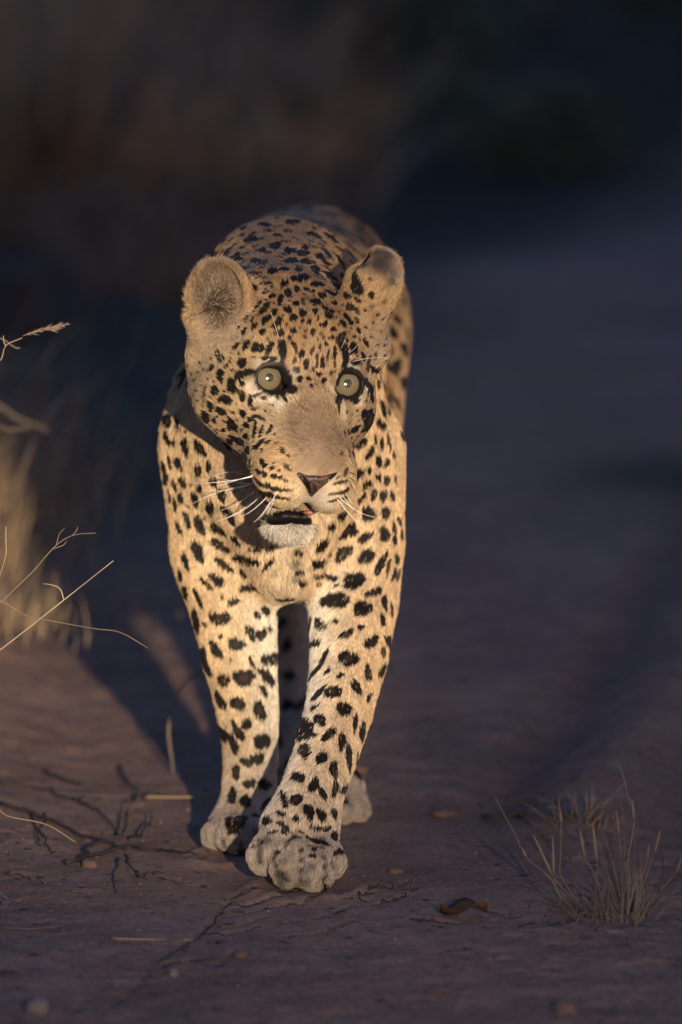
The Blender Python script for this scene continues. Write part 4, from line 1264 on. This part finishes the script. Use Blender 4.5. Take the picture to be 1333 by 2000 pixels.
# --- left verge: dry grass in the beam and in the dark
M_DULL = plain('weathered_grass', (.12, .09, .07))
verge = [(-.50, 1.85, 900, .20, .17, .0018, M_GRASS, 'fine dense dry grass in the beam at the left edge, behind the crossed stems', 5),
         (-.55, 2.55, 900, .26, .20, .002, M_GRASS, 'taller fine dry grass behind the dense clump on the bank', 5),
         (-.56, 2.2, 800, .17, .24, .0022, M_GRASS, 'thick clump of soft lit dry grass on the bank at the left edge', 4),
         (-.60, 2.9, 600, .20, .24, .0025, M_GRASS, 'dry grass clump on the bank just behind the lit clump', 4),
         (-.60, 3.7, 300, .18, .14, .003, M_DULL, 'thin dark grass clump on the verge behind the bank', 2),
         (-.46, 1.5, 500, .07, .22, .0018, M_GRASS, 'short trampled dry grass at the foot of the bank', 0)]
for x, y, n, h, s, w, m, lab, hd in verge:
    tuft('grass_tuft', x, y, n, h, s, w, m, lab, None, .5, .5, hd, M_STRAW)
k = 0
for i in range(70):
    y = prng.uniform(7.4, 13.5)
    half = .333 * (y + 9) / 9
    f = prng.random() ** 1.4
    x = -half * 1.15 + f * half * 1.12
    if y < 6 and x > -.5: continue
    tuft('grass_tuft', x, y, int(prng.uniform(60, 120)), prng.uniform(.20, .45), prng.uniform(.10, .22), .010, M_GRASS if prng.random() < .5 else M_DULL,
         'tall blurred dry grass tuft in the dim beam beyond the leopard', 'dry grass tufts in the background', 1.0, .8, 0)

for i in range(26):
    y = prng.uniform(5.2, 7.6); half = .333 * (y + 9) / 9
    tuft('grass_tuft', -half * 1.1 + prng.random() * half * .95, y, 70, prng.uniform(.05, .16), .16, .006, M_DULL, 'low weathered grass tuft in the dark gap before the tall blurred grass', 'low weathered tufts before the tall grass', 1.0, .8, 0)

# --- bushes: dark, far right and top
def bush(x, y, rx, rz, n, mat, label, group=None, name='bush'):
    z = gz(x, y)
    root = empty(name, (x, y, z)); tag(root, label, 'bush', group)
    st = MB()
    for i in range(7):
        a = prng.random() * 6.28; e = np.array([math.cos(a) * rx * .7 * prng.random(), math.sin(a) * rx * .7 * prng.random(), rz * prng.uniform(.5, .9)])
        st.tube(curve([(0, 0, -.02), e * np.array([.4, .4, .55]), e], 6), [.018 * rz, .006 * rz], 5)
    st.build('stems', M_TWIG, root)
    lf = MB(); cl = [np.array([prng.normal(0, rx * .45), prng.normal(0, rx * .45), rz * prng.uniform(.25, .95)]) for _ in range(14)]
    for i in range(n):
        c = cl[prng.integers(len(cl))] + prng.normal(0, 1, 3) * np.array([rx, rx, rz]) * .17
        if c[2] < .02: c[2] = .02 + .1 * prng.random()
        u = prng.normal(size=3); u /= np.linalg.norm(u); v = np.cross(u, prng.normal(size=3)); v /= np.linalg.norm(v)
        s = prng.uniform(.012, .03)
        lf.add([c - u * s, c + v * s * .45, c + u * s, c - v * s * .45], [(0, 1, 2, 3)])
    o = lf.build('leaves', mat, root, False); o['kind'] = 'stuff'
    return root
for x, y, rx, rz, n, m, lab in ((.74, 2.55, .10, .05, 500, M_BUSH, 'small dark ground plant at the right edge of the frame'),
                                (.10, 9.8, .35, .35, 1300, M_BUSH, 'dark bush behind the leopard at the top of the picture'), (.75, 10.2, .40, .45, 1500, M_BUSH, 'larger dark bush at the top right'),
                                (.45, 11.8, .40, .5, 1300, M_BUSH2, 'dusty bush between the two dark bushes'), (-.45, 11.2, .4, .5, 1300, M_BUSH2, 'dusty green bush among the tall grass, upper middle'),
                                (-.15, 12.8, .45, .5, 1300, M_BUSH, 'dark bush at the very top, left of centre'), (1.0, 12.6, .4, .5, 1300, M_BUSH, 'dark bush in the top right corner'),
                                (.40, 8.2, .30, .15, 1000, M_BUSH, 'low dark shrub on the far side of the track, right of the ear')):
    bush(x, y, rx, rz, n, m, lab)

# --- single stems, left edge
def stem(name, pts, Y, r0, r1, mat, label, cat, branches=(), head=None, n=16):
    A = [at(x, y, Y) for x, y in pts]
    g0 = gz(A[0][0] - .03, Y)
    if A[0][2] > g0 + .015:                 # the stem goes on, out of the frame, down to its root in the ground
        root_p = np.array([A[0][0] - .035 - .12 * (A[0][2] - g0), Y, g0 - .004])
        A = [root_p, root_p * .45 + A[0] * .55 + np.array([-.012, 0, -.02])] + A
    P = curve(A, n + 8)
    o0 = A[0].copy()
    root = empty(name, tuple(o0)); tag(root, label, cat)
    m = MB(); m.tube(P - o0, [r0 * .8, r1 * .8], 5); m.build('stalk', mat, root)
    for b in branches:
        q = MB(); q.tube(curve([at(x, y, Y - .004) for x, y in b], 8) - o0, [r1 * 1.2, r1 * .6], 4); q.build('side_stem', mat, root)
    if head:
        q = MB(); HP = curve([at(x, y, Y) for x, y in head[0]], 16) - o0; rr = np.interp(np.linspace(0, 1, 16), np.linspace(0, 1, len(head[1])), head[1])
        q.tube(HP, rr * .35, 5)
        for a, b, r in zip(HP[:-1], HP[1:], rr):
            for _ in range(4):
                d = (b - a) / np.linalg.norm(b - a) * r * 2.6 + prng.normal(0, 1, 3) * r * .62
                c0 = a + (b - a) * prng.random()
                q.tube([c0, c0 + d * .5, c0 + d], [r * .10, r * .26, r * .04], 4)
        q.build('seed_head', M_STRAW2, root)
    return root
stem('grass_stalk', [(-60, 1312), (0, 1270), (125, 1172), (222, 1095)], -.03, .0013, .0006, M_STRAW, 'long straight straw stem rising from the left edge, with a curled side leaf', 'grass stem', [[(125, 1172), (118, 1150), (100, 1142), (84, 1140)]])
stem('grass_stalk', [(-40, 1185), (60, 1205), (180, 1227), (235, 1235), (290, 1266)], -.03, .0009, .0004, M_STRAW2, 'thin drooping stem below the long straw, its tip bent down', 'grass stem')
stem('grass_twig', [(-40, 1235), (20, 1160), (64, 1117), (110, 1065), (145, 1045), (188, 1041)], .02, .0010, .0005, M_STRAW2, 'thin forked twig with four fine branches above the long straw', 'twig', [[(110, 1065), (117, 1042), (127, 1032)], [(140, 1047), (150, 1036), (152, 1029)], [(105, 1072), (125, 1064), (131, 1055)]])
stem('grass_stalk', [(-40, 720), (0, 705), (12, 675), (44, 660)], .05, .0010, .0007, M_STRAW, 'drooping grass stem with a pale feathery seed head at the left edge', 'grass stem', [[(12, 675), (8, 668), (7, 655)]], ([(44, 656), (90, 642), (133, 633)], [.0012, .0032, .0040, .0026, .0008]))
stem('grass_stalk', [(-20, 1150), (30, 960), (70, 850), (84, 780), (88, 720)], 1.7, .0040, .0030, M_DULL, 'thick blurred grass stalk rising at the left edge', 'grass stem', (), ([(84, 790), (90, 750), (82, 712)], [.004, .0085, .004]))
stem('grass_stalk', [(-40, 795), (40, 820), (120, 850), (170, 872), (188, 900)], 1.5, .0034, .0026, M_DULL, 'blurred grass blade crossing the thick stalk and drooping to the right', 'grass stem')
stem('grass_stalk', [(-40, 850), (20, 840), (60, 835)], 1.1, .0028, .0016, M_DULL, 'short blurred straw below the drooping blade at the left edge', 'grass stem')
stem('grass_stalk', [(-30, 700), (40, 680)], .3, .001, .001, M_STRAW2, 'faint stem end at the left edge below the feathery seed head', 'grass stem')
stem('grass_stalk', [(345, 1600), (338, 1500), (330, 1420), (350, 1350), (392, 1310)], .75, .0022, .0014, M_STRAW2, 'blurred arching stem in the shadow beside the left foreleg', 'grass stem')
stem('grass_stalk', [(-20, 1560), (10, 1592), (90, 1610), (148, 1645)], -.02, .0013, .0007, M_STRAW, 'pale curved straw lying over the dead twig on the left', 'straw')
stem('grass_stalk', [(-40, 1240), (8, 1100), (12, 1060), (12, 1028)], -.03, .0007, .0005, M_STRAW, 'short upright straw tip near the left edge', 'straw')
def lying(name, pts, r0, r1, mat, label, cat, lift=.0012, group=None):
    G = []
    for x, y in pts:
        g = ground_at(x, y); g[2] = gz(g[0], g[1]) + lift; G.append(g)
    P = curve(G, 12)
    o0 = P[0].copy(); root = empty(name, tuple(o0)); tag(root, label, cat, group)
    m = MB(); m.tube(P - o0, [r0, r1], 5); m.build('stalk', mat, root)
    return root
lying('straw', [(218, 1832), (240, 1838), (378, 1832)], .0010, .0006, M_STRAW, 'single pale straw lying flat on the sand below the leopard', 'straw')
lying('straw', [(-10, 1738), (12, 1752), (38, 1760)], .0012, .0008, M_STRAW, 'short pale straw at the lower left edge', 'straw')
lying('straw', [(270, 1564), (360, 1560), (445, 1556)], .0013, .0008, M_STRAW, 'straw reaching to the left forepaw from the twigs', 'straw', .004)
lying('straw', [(985, 1767), (1025, 1778)], .0008, .0005, M_STRAW2, 'small straw chip on the sand left of the sharp tuft', 'straw')
lying('straw', [(808, 1720), (850, 1684)], .0010, .0005, M_STRAW2, 'thin straw right of the forward paw', 'straw')
lying('straw', [(0, 1812), (60, 1816), (130, 1808)], .0008, .0005, M_STRAW2, 'faint thin straw pressed into the sand at the lower left', 'straw')

def twigs(name, lines, label):
    G0 = ground_at(*lines[0][0][0]); o0 = np.array([G0[0], G0[1], gz(G0[0], G0[1])])
    root = empty(name, tuple(o0)); tag(root, label, 'twig')
    for pts, r0, r1, lift in lines:
        G = []
        for x, y in pts:
            g = ground_at(x, y); g[2] = gz(g[0], g[1]) + lift * .6; G.append(g)
        m = MB(); Q = curve(G, 14); Q[1:-1] += prng.normal(0, .0014, Q[1:-1].shape); m.tube(Q - o0, [r0 * .62, r1 * .5], 5); m.build('branch', M_TWIG, root)
twigs('dead_twig', [([(0, 1592), (70, 1606), (150, 1632), (250, 1662)], .004, .002, .006), ([(130, 1692), (190, 1675), (262, 1656), (330, 1650)], .0045, .002, .008), ([(262, 1656), (320, 1664), (390, 1682)], .003, .0012, .005),
                    ([(175, 1680), (168, 1670), (180, 1660), (225, 1655)], .003, .002, .012), ([(240, 1650), (246, 1620), (252, 1590)], .0025, .001, .02), ([(262, 1655), (290, 1625), (297, 1600)], .0022, .001, .016),
                    ([(246, 1670), (262, 1700), (275, 1716), (290, 1705)], .002, .001, .004), ([(232, 1675), (222, 1710), (225, 1745)], .002, .001, .003), ([(90, 1600), (75, 1640), (78, 1660)], .002, .001, .006), ([(60, 1604), (92, 1655), (104, 1668)], .0018, .001, .004)],
      'dark dead twig with forked branches lying on the sand left of the paws')
twigs('dead_twig', [([(0, 1558), (70, 1558), (140, 1572), (200, 1570)], .004, .002, .01), ([(90, 1520), (130, 1535), (165, 1545)], .004, .002, .01), ([(250, 1575), (300, 1560), (365, 1557)], .0035, .0012, .012), ([(235, 1500), (250, 1530), (270, 1560)], .003, .001, .01), ([(140, 1572), (190, 1590), (240, 1640)], .003, .001, .006)],
      'second blurred dead twig on the sand just behind the forked one')
twigs('dead_twig', [([(945, 1585), (990, 1588), (1050, 1585), (1110, 1592)], .0045, .002, .008), ([(1010, 1587), (1030, 1600), (1040, 1612)], .003, .001, .004)], 'short dark stick on the sand left of the blurred tuft')
twigs('dead_twig', [([(815, 1797), (880, 1800), (960, 1806), (1040, 1803)], .0014, .0008, .001), ([(1075, 1808), (1110, 1796), (1150, 1780)], .0016, .001, .002)], 'thin dark stick half buried in the sand by the dry leaf')

# --- the dry leaf
g0 = ground_at(906, 1788); lz = gz(g0[0], g0[1])
m = MB(); nU, nV = 9, 5; vs = []
for i in range(nU):
    u = i / (nU - 1); wd = .0085 * math.sin(math.pi * min(.97, max(.06, u))) ** .7
    for j in range(nV):
        v = j / (nV - 1) * 2 - 1
        vs.append(((u - .5) * .046, v * wd * 2.1 + .004 * math.sin(5 * u), .006 + .006 * v * v - .004 * math.sin(7 * u + v) + .003 * u))
m.add(vs, [(i * nV + j, (i + 1) * nV + j, (i + 1) * nV + j + 1, i * nV + j + 1) for i in range(nU - 1) for j in range(nV - 1)])
lf = empty('dry_leaf', (g0[0], g0[1], lz)); tag(lf, 'curled brown dead leaf on the sand right of the forward paw', 'leaf')
bl = m.build('leaf_blade', M_LEAF, lf); sm = bl.modifiers.new('thick', 'SOLIDIFY'); sm.thickness = .0006
m2 = MB(); m2.tube(curve([(.022, .0, .007), (.032, .004, .004), (.04, .003, .001)], 6), [.0006, .0004], 4); m2.build('leaf_stem', M_LEAF, lf)

# --- stones and clods
def lump(name, px, py, r, mat, label, cat, group=None, me=None, flat=.6):
    g = ground_at(px, py); z = gz(g[0], g[1])
    if me is None:
        vs, fs = [], []
        sx, sy, sz = prng.uniform(.8, 1.25), prng.uniform(.8, 1.25), flat * prng.uniform(.8, 1.2)
        ph = prng.random(6) * 6.28
        for i in range(8):
            a = math.pi * i / 7
            for j in range(11):
                b = 6.28318 * j / 11
                d = np.array([math.sin(a) * math.cos(b), math.sin(a) * math.sin(b), math.cos(a)])
                k = 1 + .14 * math.sin(3 * d[0] + ph[0]) + .13 * math.sin(4 * d[1] + ph[1]) + .10 * math.sin(5 * d[2] + ph[2]) + .06 * math.sin(9 * d[0] + 7 * d[1] + ph[3])
                vs.append(d * k * np.array([sx, sy, sz]))
        for i in range(7):
            for j in range(11): fs.append((i * 11 + j, (i + 1) * 11 + j, (i + 1) * 11 + (j + 1) % 11, i * 11 + (j + 1) % 11))
        me = bpy.data.meshes.new(name); me.from_pydata([tuple(v) for v in vs], [], fs); me.update()
        me.polygons.foreach_set('use_smooth', np.ones(len(fs), bool)); me.materials.append(mat)
    o = bpy.data.objects.new(name, me); COL.objects.link(o)
    o.location = (g[0], g[1], z + r * .15); o.scale = (r, r, r); o.rotation_euler = (0, 0, prng.random() * 6.28)
    tag(o, label, cat, group); return o
lump('stone', 72, 1978, .011, M_STONE, 'pale pointed stone at the bottom left corner', 'stone', None, None, .9)
lump('earth_clod', 470, 1866, .008, M_CLOD, 'brown earth clod on the sand below the forward paw', 'clod', None, None, .8)
lump('stone', 340, 1902, .006, M_STONE, 'small grey stone beside the tyre groove', 'stone')
lump('stone', 12, 1905, .008, M_TWIG, 'dark flat bark chip at the lower left edge', 'bark chip', None, None, .4)
lump('earth_clod', 775, 1702, .007, M_CLOD, 'earth clod right of the forward paw, left of the straw', 'clod')
lump('earth_clod', 700, 1508, .010, M_CLOD, 'blurred earth clod behind the forward leg on the right', 'clod')
lump('earth_clod', 870, 1588, .011, M_CLOD, 'blurred reddish clod on the sand left of the short stick', 'clod')
lump('earth_clod', 1105, 1975, .013, M_CLOD, 'earth clod at the bottom edge right of centre', 'clod')
lump('earth_clod', 175, 1690, .008, M_CLOD, 'clod under the forked dead twig', 'clod')
protos = [lump('pebble', prng.uniform(0, 1333), prng.uniform(1660, 1990), prng.uniform(.0015, .003), M_STONE if i % 2 else M_CLOD, 'tiny pebble on the sandy track', 'pebble', 'tiny pebbles on the track') for i in range(8)]
for i in range(80):
    s = protos[i % 8]; c = s.copy(); COL.objects.link(c)
    g = ground_at(prng.uniform(-20, 1350), prng.uniform(1560, 2010)); r = prng.uniform(.001, .0026)
    c.location = (g[0], g[1], gz(g[0], g[1]) + r * .2); c.scale = (r, r, r); c.rotation_euler = (0, 0, prng.random() * 6.28)
# --- fine plant litter that nobody could count
lt = MB()
for i in range(900):
    px, py = prng.uniform(-30, 1360), prng.uniform(1500, 2010)
    if prng.random() < .5: px, py = (prng.normal(1150, 110), prng.normal(1800, 25)) if prng.random() < .5 else (prng.normal(150, 120), prng.normal(1610, 50))
    g = ground_at(px, py); z = gz(g[0], g[1]) + .0009; a = prng.random() * 6.28; l = prng.uniform(.002, .011)
    d = np.array([math.cos(a), math.sin(a), prng.normal() * .15]) * l; c = np.array([g[0], g[1], z])
    lt.blade([c, c + d * .5 + np.array([0, 0, .0006]), c + d], prng.uniform(.0006, .0014), np.array([-math.sin(a), math.cos(a), .2]))
for pts, w, dp in GROOVES:          # dark fibres added to darken the cracks, which show no shade of their own
    C2 = curve([(x, y, 0) for x, y in pts], 26)
    i = 0
    while i < 24:
        m_ = min(25 - i, int(prng.integers(3, 8)))
        if m_ > 1:
            if prng.random() < .35: i += m_; continue
            Q = C2[i:i + m_ + 1].copy(); Q[:, :2] += prng.normal(0, .0016, (len(Q), 2)); Q[:, 2] = hgt(Q[:, 0], Q[:, 1]) + .0007
            lt.tube(Q, [prng.uniform(.0005, .0012), prng.uniform(.0003, .0008)], 4)
        i += m_ + int(prng.integers(0, 3))
lo = lt.build('litter', M_TWIG); tag(lo, 'fine dark plant litter scattered over the sand, with fibres added to darken the cracks', 'plant litter', None, 'stuff')

# --- loose grit of the track
gr = MB()
for i in range(3200):
    py = 2015 - 420 * prng.random() ** 1.3
    g = ground_at(prng.uniform(-30, 1365), py); r = .0005 + .0013 * prng.random() ** 3
    c = np.array([g[0], g[1], gz(g[0], g[1]) + r * .3])
    q = prng.normal(size=(4, 3)); q /= np.linalg.norm(q, axis=1)[:, None]
    q = np.array([[1, .2, -.3], [-.7, .8, -.2], [-.4, -.9, -.3], [.1, .1, 1.0]]) + q * .35
    gr.add(c + q * r, [(0, 1, 2), (0, 3, 1), (1, 3, 2), (2, 3, 0)])
go = gr.build('grit', M_CLOD, None, False); tag(go, 'loose grit and coarse sand grains on the track', 'grit', None, 'stuff')
